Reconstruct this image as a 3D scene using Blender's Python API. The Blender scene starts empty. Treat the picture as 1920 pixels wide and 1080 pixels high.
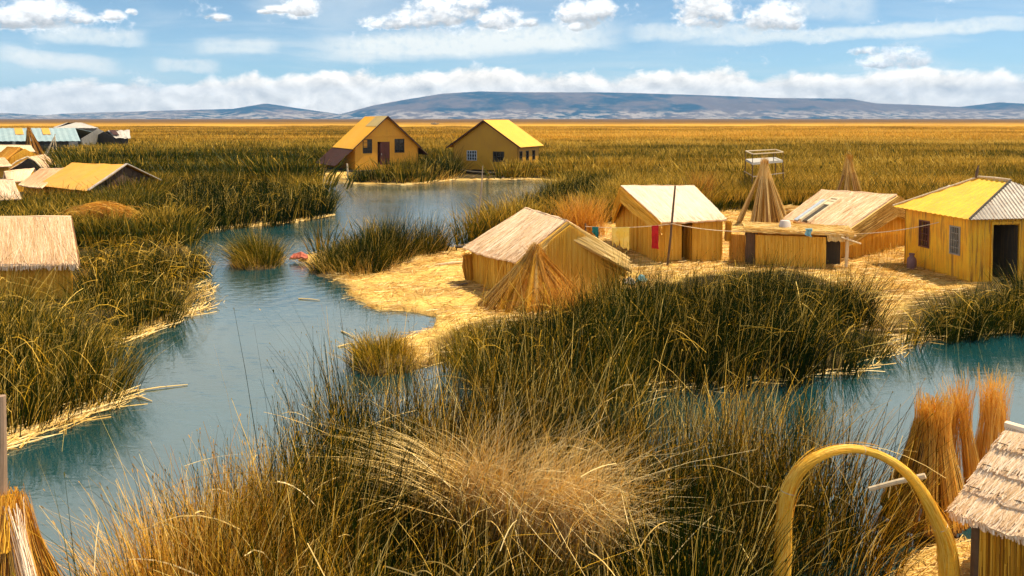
import bpy, math, random
import numpy as np
from mathutils import Vector
R = math.radians
rng = np.random.default_rng(7)
random.seed(7)
scene = bpy.context.scene
COL = scene.collection

# ------------------------------------------------------------------ camera
H = 6.5
F = 1560.0                      # focal length in photo pixels (1920 wide)
PIT = R(2.5)
CP, SP = math.cos(PIT), math.sin(PIT)
CY = 222 + F * math.tan(PIT)
cam = bpy.data.cameras.new('camera')
cam.sensor_width = 36.0
cam.lens = 36.0 * F / 1920
cam.shift_y = -(540 - CY) / 1920
cam.clip_start = 0.1
cam.clip_end = 40000
co = bpy.data.objects.new('camera', cam)
COL.objects.link(co)
co.location = (0, 0, H)
co.rotation_euler = (math.pi / 2 - PIT, 0, 0)
scene.camera = co


def ray(px, py):
    u = (px - 960) / F
    v = (CY - py) / F
    return np.array([u, CP + v * SP, -SP + v * CP])


def G(px, py, z=0.0):
    """point at height z seen at a photo pixel"""
    d = ray(px, py)
    return np.array([0, 0, H]) + d * ((z - H) / d[2])


def P(px, py, y):
    """point at distance y seen at a photo pixel"""
    d = ray(px, py)
    return np.array([0, 0, H]) + d * (y / d[1])


# ------------------------------------------------------------------ noise
def _h(ix, iy, s):
    n = (ix * 374761393 + iy * 668265263 + s * 974634777) & 0xFFFFFFFF
    n = ((n ^ (n >> 13)) * 1274126177) & 0xFFFFFFFF
    return ((n ^ (n >> 16)) & 0xFFFF) / 65535.0


def vn(x, y, s=0):
    x = np.asarray(x, float); y = np.asarray(y, float)
    ix = np.floor(x).astype(np.int64); iy = np.floor(y).astype(np.int64)
    fx = x - ix; fy = y - iy
    fx = fx * fx * (3 - 2 * fx); fy = fy * fy * (3 - 2 * fy)
    a = _h(ix, iy, s); b = _h(ix + 1, iy, s); c = _h(ix, iy + 1, s); d = _h(ix + 1, iy + 1, s)
    return (a * (1 - fx) + b * fx) * (1 - fy) + (c * (1 - fx) + d * fx) * fy


def fbm(x, y, s=0, o=4):
    t = 0; a = .5; k = 1.0; n = 0
    for i in range(o):
        t = t + a * vn(np.asarray(x) * k, np.asarray(y) * k, s + i * 17); n += a
        a *= .5; k *= 2.03
    return t / n


def sstep(a, b, x):
    t = np.clip((x - a) / (b - a), 0, 1)
    return t * t * (3 - 2 * t)


def sdf(poly, x, y):
    """signed distance, positive inside"""
    poly = np.asarray(poly, float)[:, :2]
    x = np.asarray(x, float); y = np.asarray(y, float)
    d2 = np.full(x.shape, 1e18); ins = np.zeros(x.shape, bool)
    n = len(poly)
    for i in range(n):
        ax, ay = poly[i]; bx, by = poly[(i + 1) % n]
        ex, ey = bx - ax, by - ay
        L = ex * ex + ey * ey + 1e-12
        t = np.clip(((x - ax) * ex + (y - ay) * ey) / L, 0, 1)
        dx = x - ax - t * ex; dy = y - ay - t * ey
        d2 = np.minimum(d2, dx * dx + dy * dy)
        c = ((ay > y) != (by > y)) & (x < (bx - ax) * (y - ay) / (by - ay + 1e-15) + ax)
        ins ^= c
    return np.where(ins, 1, -1) * np.sqrt(d2)


# ------------------------------------------------------------------ materials
def newmat(name):
    m = bpy.data.materials.new(name)
    m.use_nodes = True
    nt = m.node_tree
    nt.nodes.clear()
    return m, nt


class NT:
    def __init__(s, nt): s.nt = nt
    def n(s, typ, ins=None, **kw):
        nd = s.nt.nodes.new(typ)
        for k, v in kw.items(): setattr(nd, k, v)
        for k, v in (ins or {}).items():
            sk = nd.inputs[k]
            if isinstance(v, bpy.types.NodeSocket): s.nt.links.new(v, sk)
            else: sk.default_value = v
        return nd
    def m(s, op, a, b=None, c=None, clamp=False):
        nd = s.nt.nodes.new('ShaderNodeMath'); nd.operation = op; nd.use_clamp = clamp
        for i, v in enumerate((a, b, c)):
            if v is None: continue
            if isinstance(v, bpy.types.NodeSocket): s.nt.links.new(v, nd.inputs[i])
            else: nd.inputs[i].default_value = v
        return nd.outputs[0]
    def mr(s, v, a, b, c=0.0, d=1.0, smooth=True):
        nd = s.n('ShaderNodeMapRange', {'Value': v, 'From Min': a, 'From Max': b, 'To Min': c, 'To Max': d})
        nd.interpolation_type = 'SMOOTHSTEP' if smooth else 'LINEAR'
        return nd.outputs[0]
    def ramp(s, v, stops, interp='LINEAR'):
        nd = s.nt.nodes.new('ShaderNodeValToRGB')
        cr = nd.color_ramp; cr.interpolation = interp
        while len(cr.elements) < len(stops): cr.elements.new(0.5)
        for e, (p, c) in zip(cr.elements, stops):
            e.position = p
            e.color = (c, c, c, 1) if isinstance(c, (int, float)) else (*c, 1)
        s.nt.links.new(v, nd.inputs[0])
        return nd.outputs[0]
    def mix(s, f, a, b, mode='MIX'):
        nd = s.nt.nodes.new('ShaderNodeMix'); nd.data_type = 'RGBA'; nd.blend_type = mode
        for k, v in ((0, f), (6, a), (7, b)):
            if isinstance(v, bpy.types.NodeSocket): s.nt.links.new(v, nd.inputs[k])
            elif k == 0: nd.inputs[k].default_value = v
            else: nd.inputs[k].default_value = (*v, 1)
        return nd.outputs[2]
    def noise(s, vec, scale, detail=4, rough=.55, dist=0.0):
        nd = s.n('ShaderNodeTexNoise', {'Vector': vec, 'Scale': scale, 'Detail': detail, 'Roughness': rough, 'Distortion': dist})
        return nd.outputs[0]
    def mapping(s, vec, scale=(1, 1, 1), rot=(0, 0, 0), loc=(0, 0, 0)):
        return s.n('ShaderNodeMapping', {'Vector': vec, 'Scale': scale, 'Rotation': rot, 'Location': loc}).outputs[0]
    def pos(s):
        return s.n('ShaderNodeNewGeometry').outputs['Position']
    def attr(s, name):
        return s.n('ShaderNodeAttribute', attribute_name=name).outputs['Fac']
    def out(s, sh, kind='Surface'):
        o = s.nt.nodes.new('ShaderNodeOutputMaterial')
        s.nt.links.new(sh, o.inputs[kind])


def fibre_mat(name, stops, trans=.3, gloss=.04, nscale=1.2, namp=.22, rough=.5, far=False):
    """reed and straw: one tint per stalk plus slow patches of drier and greener growth"""
    m, nt = newmat(name); t = NT(nt)
    tint = t.attr('tint')
    nz = t.noise(t.pos(), nscale, 3)
    v = t.m('ADD', tint, t.m('MULTIPLY', t.m('SUBTRACT', nz, .5), namp), clamp=True)
    if far:   # sedge is drier far out on the marsh, in drifts
        sp_ = t.n('ShaderNodeSeparateXYZ', {0: t.pos()})
        dr_ = t.noise(t.mapping(t.pos(), (.009, .05, 1)), 1.0, 5, .62, .3)
        v = t.m('ADD', v, t.m('ADD', t.m('ADD', t.mr(sp_.outputs[1], 50, 230, -.03, .30), t.mr(sp_.outputs[0], -25, 8, -.10, .09)), t.m('MULTIPLY', t.m('SUBTRACT', dr_, .5), 1.9)), clamp=True)
    c = t.ramp(v, stops)
    d = t.n('ShaderNodeBsdfDiffuse', {'Color': c}).outputs[0]
    tr = t.n('ShaderNodeBsdfTranslucent', {'Color': c}).outputs[0]
    mx = t.n('ShaderNodeMixShader', {0: trans, 1: d, 2: tr}).outputs[0]
    if gloss:
        g = t.n('ShaderNodeBsdfGlossy', {'Color': (1, .95, .85, 1), 'Roughness': rough}).outputs[0]
        mx = t.n('ShaderNodeMixShader', {0: gloss, 1: mx, 2: g}).outputs[0]
    t.out(mx)
    return m


REED = fibre_mat('reed', [(0, (.004, .011, .001)), (.25, (.016, .030, .002)), (.42, (.060, .068, .004)),
                          (.60, (.34, .205, .010)), (.80, (.72, .40, .028)), (1, (.86, .60, .16))], .15, .008)
FGREED = fibre_mat('tall_reed', [(0, (.006, .008, .001)), (.22, (.030, .026, .002)), (.42, (.13, .065, .004)),
                            (.60, (.46, .225, .010)), (.80, (.82, .46, .032)), (1, (.92, .68, .22))], .22, .012)
FARREED = fibre_mat('marsh_reed', [(0, (.008, .018, .002)), (.25, (.032, .046, .003)), (.45, (.14, .105, .008)),
                                   (.68, (.50, .285, .026)), (1, (.78, .50, .09))], .2, .01, .05, .5, far=True)
STRAW = fibre_mat('straw', [(0, (.20, .09, .015)), (.3, (.44, .24, .045)), (.55, (.66, .41, .10)),
                            (.8, (.80, .56, .20)), (1, (.88, .69, .36))], .15, .03, 2.5, .25)
GOLD = fibre_mat('dry_reed', [(0, (.12, .04, .004)), (.3, (.38, .145, .010)), (.6, (.74, .35, .03)),
                              (1, (.86, .54, .12))], .3, .03, 2.0, .25)
MATWALL = fibre_mat('reed_mat', [(0, (.26, .10, .007)), (.3, (.56, .26, .015)), (.6, (.82, .43, .03)),
                                 (1, (.92, .60, .11))], .12, .03, 1.5, .25)
PALETHATCH = fibre_mat('pale_thatch', [(0, (.38, .20, .09)), (.3, (.62, .39, .20)), (.6, (.80, .55, .35)),
                                       (1, (.93, .78, .62))], .05, .03, 1.6, .25)


def paint_mat(name, c1, c2, rough=.6, scale=1.5, bump=.1, streak=True, dirt=(.12, .07, .02), damt=.5, metal=0.0):
    m, nt = newmat(name); t = NT(nt)
    p = t.pos()
    n1 = t.noise(p, scale, 6, .6)
    st = t.noise(t.mapping(p, (6, 6, .35)), 2.0, 4, .6) if streak else t.noise(p, 7, 4)
    col = t.mix(t.mr(n1, .35, .65), c1, c2)
    col = t.mix(t.m('MULTIPLY', t.mr(st, .48, .70), damt), col, dirt)
    b = t.n('ShaderNodeBump', {'Height': st, 'Strength': bump, 'Distance': .02}).outputs[0]
    s = t.n('ShaderNodeBsdfPrincipled', {'Base Color': col, 'Roughness': rough, 'Normal': b, 'Metallic': metal}).outputs[0]
    t.out(s)
    return m


YWALL = paint_mat('yellow_paint', (.80, .36, .006), (.86, .47, .014), .65, 1.6, .35, True, (.32, .15, .02), .95)
YWALL2 = paint_mat('ochre_paint', (.42, .20, .003), (.47, .235, .005), .6, .4, .15, True, (.28, .15, .02), .35)
OWALL = paint_mat('orange_paint', (.72, .30, .012), (.78, .36, .02), .6, .4, .15, True, (.45, .2, .02), .3)
YROOF = paint_mat('yellow_roof', (.78, .36, .002), (.82, .40, .003), .45, .8, .1, False, (.70, .36, .02), .35)
YROOF2 = paint_mat('yellow_sheet_roof', (.86, .50, .025), (.80, .41, .02), .6, 1.8, .2, True, (.50, .32, .08), .7)
TARP = paint_mat('yellow_tarp', (.74, .34, .02), (.68, .30, .018), .5, 1.2, .3, False, (.60, .34, .05), .5)
BROOF = paint_mat('brown_sheet', (.055, .012, .007), (.04, .010, .007), .85, .8, .2, False, (.03, .01, .01), .4)
GREYSHEET = paint_mat('weathered_sheet', (.46, .41, .36), (.36, .31, .27), .5, 2.5, .3, True, (.30, .16, .10), .75)
BLUESHEET = paint_mat('pale_metal_sheet', (.22, .33, .38), (.28, .38, .42), .5, .6, .2, True, (.42, .46, .46), .5)
WHITESHEET = paint_mat('whitish_sheet', (.50, .46, .42), (.40, .37, .34), .5, .8, .2, True, (.35, .28, .25), .6)
GREYWALL = paint_mat('grey_board', (.14, .14, .14), (.20, .19, .18), .8, 1, .2)
DARK = paint_mat('dark_board', (.022, .018, .014), (.035, .028, .02), .7, 2, .3)
DOORW = paint_mat('red_brown_door', (.15, .028, .012), (.11, .02, .01), .5, 1.5, .2)
WOOD = paint_mat('grey_wood', (.33, .25, .19), (.42, .33, .26), .8, 3, .5, True, (.16, .11, .08), .6)
DWOOD = paint_mat('dark_wood', (.10, .055, .03), (.15, .085, .045), .8, 3, .5, True, (.04, .025, .015), .6)
LWOOD = paint_mat('bleached_wood', (.62, .47, .30), (.70, .56, .38), .7, 3, .4, True, (.40, .27, .15), .6)
WHITE = paint_mat('white_paint', (.40, .37, .33), (.34, .31, .28), .7, 2, .1, True, (.5, .45, .38), .4)
BUCKET = paint_mat('white_plastic', (.58, .50, .46), (.52, .44, .40), .5, 3, .05, False, (.7, .55, .5), .3)
RED = paint_mat('red_cloth', (.52, .012, .018), (.40, .008, .012), .9, 4, .4, False, (.28, .005, .01), .5)
TEAL = paint_mat('teal_cloth', (.01, .20, .22), (.01, .15, .18), .9, 4, .4, False, (.008, .1, .12), .5)
YCLOTH = paint_mat('yellow_cloth', (.84, .62, .10), (.88, .70, .22), .9, 3, .4, False, (.80, .48, .05), .4)
ORANGERED = paint_mat('orange_plastic', (.50, .11, .06), (.42, .09, .05), .7, 3, .1, False, (.4, .08, .04), .4)
ROPE = paint_mat('pale_rope', (.74, .60, .42), (.66, .52, .36), .9, 8, .2, False)
BLUERAG = paint_mat('light_blue_cloth', (.22, .48, .58), (.30, .56, .64), .9, 5, .2, False, (.2, .4, .5), .3)
MAUVE = paint_mat('mauve_plastic', (.20, .10, .11), (.15, .075, .085), .5, 3, .1, False, (.08, .04, .04), .4)
BLUESTRIP = paint_mat('blue_grey_sheet', (.32, .38, .46), (.44, .48, .54), .4, 3, .1, False, (.6, .58, .55), .4)
MUDMAT = paint_mat('root_mat', (.10, .06, .02), (.16, .10, .03), .95, 3, .6, False, (.04, .03, .012), .6)


def mat_glass():
    m, nt = newmat('window_glass'); t = NT(nt)
    n = t.noise(t.pos(), 1.4, 2)
    c = t.mix(t.mr(n, .4, .6), (.010, .010, .012), (.035, .035, .035))
    t.out(t.n('ShaderNodeBsdfPrincipled', {'Base Color': c, 'Roughness': .12, 'IOR': 1.5}).outputs[0])
    return m


GLASS = mat_glass()


# wood-like wrapped totora for the arch: grain follows the arch (stored per vertex)
def mat_arch():
    m, nt = newmat('bound_totora'); t = NT(nt)
    uv = t.n('ShaderNodeAttribute', attribute_name='grain').outputs['Vector']
    g = t.noise(t.mapping(uv, (22, .8, 1)), 1.0, 5, .6)
    b = t.noise(t.mapping(uv, (3, 9, 1)), 1.0, 3, .6)
    w = t.n('ShaderNodeTexWave', {'Vector': t.mapping(uv, (.25, 3.4, 1)), 'Scale': 1.0, 'Distortion': 2.2, 'Detail': 2.0}, bands_direction='Y').outputs['Fac']
    c = t.ramp(g, [(.2, (.66, .27, .012)), (.45, (.88, .43, .020)), (.6, (.94, .52, .035)), (.85, (.94, .64, .14))])
    c = t.mix(t.m('MULTIPLY', t.mr(b, .55, .8), .45), c, (.42, .2, .03))
    c = t.mix(t.m('MULTIPLY', t.mr(w, .90, .99), .22), c, (.40, .21, .04))
    bp = t.n('ShaderNodeBump', {'Height': t.m('ADD', g, t.m('MULTIPLY', w, -.12)), 'Strength': .7, 'Distance': .0065}).outputs[0]
    t.out(t.n('ShaderNodeBsdfPrincipled', {'Base Color': c, 'Roughness': .55, 'Normal': bp}).outputs[0])
    return m


ARCHM = mat_arch()


def mat_water():
    m, nt = newmat('lake_water'); t = NT(nt)
    p = t.pos()
    big = t.noise(t.mapping(p, (.06, .10, 1)), 1.0, 3, .5, .5)
    r1 = t.noise(t.mapping(p, (1.3, 3.4, 1), (0, 0, .25)), 1.0, 3, .55, .6)
    r2 = t.noise(t.mapping(p, (5.5, 9, 1), (0, 0, -.2)), 1.0, 3, .55, .3)
    sep = t.n('ShaderNodeSeparateXYZ', {0: p})
    dx = t.m('SUBTRACT', sep.outputs[0], -1.5); dy = t.m('SUBTRACT', sep.outputs[1], 26.0)
    rad = t.m('SQRT', t.m('ADD', t.m('MULTIPLY', dx, dx), t.m('MULTIPLY', dy, dy)))
    ring = t.m('SINE', t.m('ADD', t.m('MULTIPLY', rad, 9.0), t.m('MULTIPLY', r1, 5.0)))
    ringm = t.m('MULTIPLY', t.mr(rad, 4, 8), t.mr(rad, 18, 12))
    calm = t.mr(big, .40, .62, .25, 1.0)
    far = t.mr(sep.outputs[1], 26, 40)
    h = t.m('ADD', t.m('MULTIPLY', r1, .9), t.m('MULTIPLY', r2, .4))
    h = t.m('MULTIPLY', h, t.m('ADD', calm, t.m('MULTIPLY', far, 1.3)))
    h = t.m('ADD', h, t.m('MULTIPLY', t.m('MULTIPLY', ring, ringm), .12))
    b = t.n('ShaderNodeBump', {'Height': h, 'Strength': 1.0, 'Distance': .012}).outputs[0]
    wn = t.noise(p, .3, 4)
    c = t.mix(t.mr(wn, .4, .6), (.006, .050, .062), (.008, .042, .045))
    t.out(t.n('ShaderNodeBsdfPrincipled', {'Base Color': c, 'Roughness': .04, 'IOR': 2.5, 'Normal': b}).outputs[0])
    return m


def mat_ground():
    m, nt = newmat('ground'); t = NT(nt)
    p = t.pos()
    straw = t.attr('straw')
    sep = t.n('ShaderNodeSeparateXYZ', {0: p})
    f1 = t.noise(t.mapping(p, (1, 1, 1)), 1.3, 5, .6)
    f2 = t.noise(t.mapping(p, (4, 22, 4), (0, 0, .5)), 1.0, 4, .65, 1.5)
    f3 = t.noise(t.mapping(p, (20, 5, 4), (0, 0, .3)), 1.0, 4, .65, 1.5)
    fib = t.m('MAXIMUM', f2, f3)
    sc = t.ramp(fib, [(.36, (.38, .20, .04)), (.48, (.70, .43, .10)), (.60, (.84, .58, .19)), (.8, (.92, .72, .36))])
    sc = t.mix(t.m('MULTIPLY', t.mr(f1, .48, .66), .7), sc, (.48, .26, .07))
    pt = t.noise(p, .45, 5, .62, .6)
    sc = t.mix(t.m('MULTIPLY', t.mr(pt, .48, .62), .65), sc, (.36, .20, .065))
    mud = t.mix(t.mr(f1, .4, .6), (.035, .026, .010), (.09, .06, .02))
    # far marsh: drifts of dry and green sedge, drawn out sideways by the wind
    g1 = t.noise(t.mapping(p, (.006, .022, 1)), 1.0, 6, .6, .4)
    g2 = t.noise(t.mapping(p, (.05, .12, 1)), 1.0, 5, .65)
    g3 = t.noise(t.mapping(p, (.0011, .006, 1)), 1.0, 4, .6)
    mv = t.m('ADD', t.m('MULTIPLY', g1, .55), t.m('ADD', t.m('MULTIPLY', g2, .3), t.m('MULTIPLY', g3, .35)))
    mc = t.ramp(mv, [(.40, (.10, .055, .008)), (.50, (.26, .135, .014)), (.60, (.48, .25, .026)), (.70, (.66, .36, .045)), (.8, (.70, .42, .08))])
    c = t.mix(straw, mud, sc)
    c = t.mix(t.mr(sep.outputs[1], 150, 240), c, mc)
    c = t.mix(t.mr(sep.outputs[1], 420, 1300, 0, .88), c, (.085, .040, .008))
    bh = t.m('ADD', fib, t.m('MULTIPLY', g2, t.mr(sep.outputs[1], 150, 250, 0, 30)))
    b = t.n('ShaderNodeBump', {'Height': bh, 'Strength': .8, 'Distance': .05}).outputs[0]
    t.out(t.n('ShaderNodeBsdfPrincipled', {'Base Color': c, 'Roughness': .95, 'Normal': b, 'Specular IOR Level': .1}).outputs[0])
    return m


def mat_hills():
    m, nt = newmat('hills'); t = NT(nt)
    p = t.pos()
    n1 = t.noise(t.mapping(p, (.0011, .0011, .003)), 1.0, 6, .6)
    n2 = t.noise(t.mapping(p, (.006, .006, .012)), 1.0, 5, .65)
    sep = t.n('ShaderNodeSeparateXYZ', {0: p})
    base = t.mix(t.mr(n1, .42, .58), (.012, .030, .048), (.14, .10, .085))  # dark scrub patches, blued to paint cloud shadow and haze into the colour
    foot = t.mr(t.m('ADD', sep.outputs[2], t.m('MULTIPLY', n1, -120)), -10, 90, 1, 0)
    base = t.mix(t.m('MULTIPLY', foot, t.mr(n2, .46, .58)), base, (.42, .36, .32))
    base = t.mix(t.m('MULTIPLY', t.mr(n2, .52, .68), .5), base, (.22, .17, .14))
    t.out(t.n('ShaderNodeBsdfPrincipled', {'Base Color': base, 'Roughness': 1.0, 'Specular IOR Level': 0.0}).outputs[0])
    return m


# ------------------------------------------------------------------ mesh building
ORG = {}


class MB:
    def __init__(s):
        s.V = []; s.T = []; s.Q = []; s.Tr = []; s.n = 0; s.grain = []
        s.smooth = False

    def add(s, v, quads=None, tris=None, tint=.5):
        v = np.asarray(v, float).reshape(-1, 3)
        s.V.append(v)
        s.T.append(np.broadcast_to(np.asarray(tint, float), (len(v),)).copy())
        if quads is not None and len(quads): s.Q.append(np.asarray(quads, np.int64).reshape(-1, 4) + s.n)
        if tris is not None and len(tris): s.Tr.append(np.asarray(tris, np.int64).reshape(-1, 3) + s.n)
        s.n += len(v)

    def ribbons(s, C, W, side, tint):
        """C (n,k,3) centre lines, W (n,k) half widths, side (n,3), tint (n,)"""
        n, k, _ = C.shape
        off = W[..., None] * side[:, None, :]
        v = np.stack([C - off, C + off], 2)            # n,k,2,3
        base = (np.arange(n) * k * 2)[:, None, None]
        i = np.arange(k - 1)[None, :, None]
        q = base + i * 2 + np.array([0, 1, 3, 2])[None, None, :]
        s.add(v.reshape(-1, 3), q.reshape(-1, 4), None, np.repeat(np.asarray(tint), k * 2) if np.ndim(tint) == 1 else np.repeat(np.asarray(tint).reshape(-1), 2))

    def hexa(s, p, tint=.5):
        """8 corners: 0-3 bottom loop, 4-7 top loop"""
        s.add(p, [(3, 2, 1, 0), (4, 5, 6, 7), (0, 1, 5, 4), (1, 2, 6, 5), (2, 3, 7, 6), (3, 0, 4, 7)], None, tint)

    def box(s, c, ax, ay, az, tint=.5):
        """centre and three half-axis vectors"""
        c, ax, ay, az = map(lambda q: np.asarray(q, float), (c, ax, ay, az))
        s.hexa([c - ax - ay - az, c + ax - ay - az, c + ax + ay - az, c - ax + ay - az,
                c - ax - ay + az, c + ax - ay + az, c + ax + ay + az, c - ax + ay + az], tint)

    def bar(s, a, b, w, h=None, tint=.5):
        a = np.asarray(a, float); b = np.asarray(b, float); h = h or w
        d = (b - a); L = np.linalg.norm(d); d = d / L
        up = np.array([0, 0, 1.0]) if abs(d[2]) < .95 else np.array([0, 1.0, 0])
        sx = np.cross(d, up); sx /= np.linalg.norm(sx); u = np.cross(sx, d)
        s.box((a + b) / 2, d * L / 2, sx * w / 2, u * h / 2, tint)

    def tube(s, pts, rad, sides=10, tint=.5, cap=True, jit=0, squash=1.0):
        pts = np.asarray(pts, float); k = len(pts)
        rad = np.broadcast_to(np.asarray(rad, float), (k,))
        T = np.gradient(pts, axis=0); T /= np.linalg.norm(T, axis=1)[:, None] + 1e-9
        up = np.array([0, 0, 1.0]) if abs(T[0][2]) < .9 else np.array([0, 1.0, 0])
        v = []
        N = np.cross(T[0], up); N /= np.linalg.norm(N)
        for i in range(k):
            N = N - T[i] * np.dot(N, T[i]); N /= np.linalg.norm(N) + 1e-9
            B = np.cross(T[i], N)
            a = np.arange(sides) * 2 * math.pi / sides
            rr = rad[i] * (1 + (rng.normal(0, jit, sides) if jit else 0))
            v.append(pts[i] + (np.cos(a) * rr)[:, None] * N + (np.sin(a) * rr * squash)[:, None] * B)
        q = []
        for i in range(k - 1):
            for j in range(sides):
                q.append((i * sides + j, i * sides + (j + 1) % sides, (i + 1) * sides + (j + 1) % sides, (i + 1) * sides + j))
        v = np.concatenate(v)
        tr = []
        if cap:
            v = np.concatenate([v, pts[:1], pts[-1:]])
            for j in range(sides):
                tr.append((k * sides, (j + 1) % sides, j))
                tr.append((k * sides + 1, (k - 1) * sides + j, (k - 1) * sides + (j + 1) % sides))
        s.add(v, q, tr, tint)

    def lathe(s, c, prof, sides=20, tint=.5):
        """profile of (radius, z)"""
        a = np.arange(sides) * 2 * math.pi / sides
        v = [np.stack([c[0] + r * np.cos(a), c[1] + r * np.sin(a), np.full(sides, c[2] + z)], 1) for r, z in prof]
        q = []
        for i in range(len(prof) - 1):
            for j in range(sides):
                q.append((i * sides + j, i * sides + (j + 1) % sides, (i + 1) * sides + (j + 1) % sides, (i + 1) * sides + j))
        s.add(np.concatenate(v), q, None, tint)

    def sheet(s, Pg, thick, nrm, tint=.5):
        """grid of points (a,b,3) made into a slab"""
        a, b, _ = Pg.shape
        nrm = np.asarray(nrm, float)
        top = Pg.reshape(-1, 3); bot = top - nrm * thick
        m = a * b
        q = []
        for i in range(a - 1):
            for j in range(b - 1):
                f = (i * b + j, (i + 1) * b + j, (i + 1) * b + j + 1, i * b + j + 1)
                q.append(f); q.append(tuple(m + k for k in reversed(f)))
        rim = [i * b for i in range(a)] + [(a - 1) * b + j for j in range(1, b)] + [i * b + b - 1 for i in range(a - 2, -1, -1)] + [j for j in range(b - 2, 0, -1)]
        for i in range(len(rim)):
            x, y = rim[i], rim[(i + 1) % len(rim)]
            q.append((y, x, m + x, m + y))
        tt = np.broadcast_to(np.asarray(tint, float).reshape(-1), (m,)) if np.ndim(tint) else np.full(m, tint)
        s.add(np.concatenate([top, bot]), q, None, np.concatenate([tt, tt]))

    def build(s, name, mat, parent=None):
        V = np.concatenate(s.V) if s.V else np.zeros((0, 3))
        T = np.concatenate(s.T) if s.T else np.zeros(0)
        o0 = np.zeros(3)
        if parent is not None: o0 = ORG[parent.name]
        me = bpy.data.meshes.new(name)
        Q = np.concatenate(s.Q) if s.Q else np.zeros((0, 4), np.int64)
        Tr = np.concatenate(s.Tr) if s.Tr else np.zeros((0, 3), np.int64)
        me.vertices.add(len(V)); me.vertices.foreach_set('co', (V - o0).astype(np.float32).ravel())
        nl = Q.size + Tr.size
        me.loops.add(nl)
        me.loops.foreach_set('vertex_index', np.concatenate([Q.ravel(), Tr.ravel()]).astype(np.int32))
        npoly = len(Q) + len(Tr)
        me.polygons.add(npoly)
        st = np.concatenate([np.arange(len(Q)) * 4, Q.size + np.arange(len(Tr)) * 3]).astype(np.int32)
        me.polygons.foreach_set('loop_start', st)
        me.polygons.foreach_set('use_smooth', np.full(npoly, s.smooth, bool))
        me.update(calc_edges=True)
        me.validate()
        at = me.attributes.new('tint', 'FLOAT', 'POINT'); at.data.foreach_set('value', T.astype(np.float32))
        if s.grain:
            g = np.concatenate(s.grain)
            at = me.attributes.new('grain', 'FLOAT_VECTOR', 'POINT'); at.data.foreach_set('vector', g.astype(np.float32).ravel())
        me.materials.append(mat)
        o = bpy.data.objects.new(name, me)
        COL.objects.link(o)
        if parent is not None:
            o.parent = parent
        ORG[o.name] = o0
        return o


def tag(o, label, cat, group=None, kind=None):
    o['label'] = label; o['category'] = cat
    if group: o['group'] = group
    if kind: o['kind'] = kind
    return o


def thing(name, label, cat, loc, group=None):
    o = bpy.data.objects.new(name, None)
    COL.objects.link(o)
    o.empty_display_size = .2
    o.location = Vector([float(q) for q in loc])
    ORG[o.name] = np.asarray(loc, float)
    return tag(o, label, cat, group)


def unit(v):
    v = np.asarray(v, float)
    return v / (np.linalg.norm(v, axis=-1, keepdims=True) + 1e-12)


# ------------------------------------------------------------------ reeds
def blades(mb, base, h, lean, bend, width, tint, k=5, droop=0.0, kink=0.0, heads=0.0, taper=.25, tip=0.0):
    """grow one ribbon per base point. base (n,3), h (n), lean (n,2), bend (n,2)"""
    n = len(base)
    if n == 0: return
    t = np.linspace(0, 1, k)[None, :]
    hh = h[:, None]
    xy = lean[:, None, :] * t[..., None] + bend[:, None, :] * (t ** 2.3)[..., None]
    dr = np.broadcast_to(np.asarray(droop, float), (n,))[:, None]
    z = t - dr * t ** 3 * .8
    if kink > 0:
        kb = rng.random(n) < kink * .45
        kp = rng.uniform(.35, .75, n)
        a = rng.uniform(0, 2 * math.pi, n)
        ex = np.clip(t - kp[:, None], 0, 1) * kb[:, None]
        dwn = rng.uniform(.5, 1.5, n)[:, None]
        z = z - ex * dwn
        xy = xy + ex[..., None] * np.stack([np.cos(a), np.sin(a)], 1)[:, None, :] * .95
    C = np.empty((n, k, 3))
    C[..., :2] = base[:, None, :2] + xy * hh[..., None]
    C[..., 2] = base[:, None, 2] + np.maximum(z, .01) * hh
    a = rng.uniform(0, math.pi, n)
    side = np.stack([np.cos(a), np.sin(a), np.zeros(n)], 1)
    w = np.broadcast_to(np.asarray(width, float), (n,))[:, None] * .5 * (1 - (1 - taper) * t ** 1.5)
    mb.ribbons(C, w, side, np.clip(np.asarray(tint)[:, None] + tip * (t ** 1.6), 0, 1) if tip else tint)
    if heads > 0:
        m = rng.random(n) < heads
        if m.any():
            tip = C[m, -1]; d = unit(C[m, -1] - C[m, -2])
            L = rng.uniform(.012, .03, m.sum())[:, None]
            hc = np.stack([tip - d * L, tip, tip + d * L], 1)
            hw = np.stack([np.full(m.sum(), .004), rng.uniform(.004, .010, m.sum()), np.full(m.sum(), .003)], 1)
            mb.ribbons(hc, hw, side[m], rng.uniform(.40, .75, m.sum()))


def scatter(poly, n, edge=.6, fade=0.0):
    poly = np.asarray(poly)[:, :2]
    lo = poly.min(0); hi = poly.max(0)
    out = []; got = 0; tries = 0
    while got < n and tries < 60:
        tries += 1
        p = rng.uniform(lo, hi, (max(n * 2, 64), 2))
        d = sdf(poly, p[:, 0], p[:, 1])
        keep = d > 0
        if fade > 0: keep &= rng.random(len(p)) < sstep(-.05, fade, d) + .12
        out.append(p[keep]); got += keep.sum()
    return np.concatenate(out)[:n] if out else np.zeros((0, 2))


def area(poly):
    p = np.asarray(poly)[:, :2]
    x, y = p[:, 0], p[:, 1]
    return abs(np.dot(x, np.roll(y, -1)) - np.dot(y, np.roll(x, -1))) / 2


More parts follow.
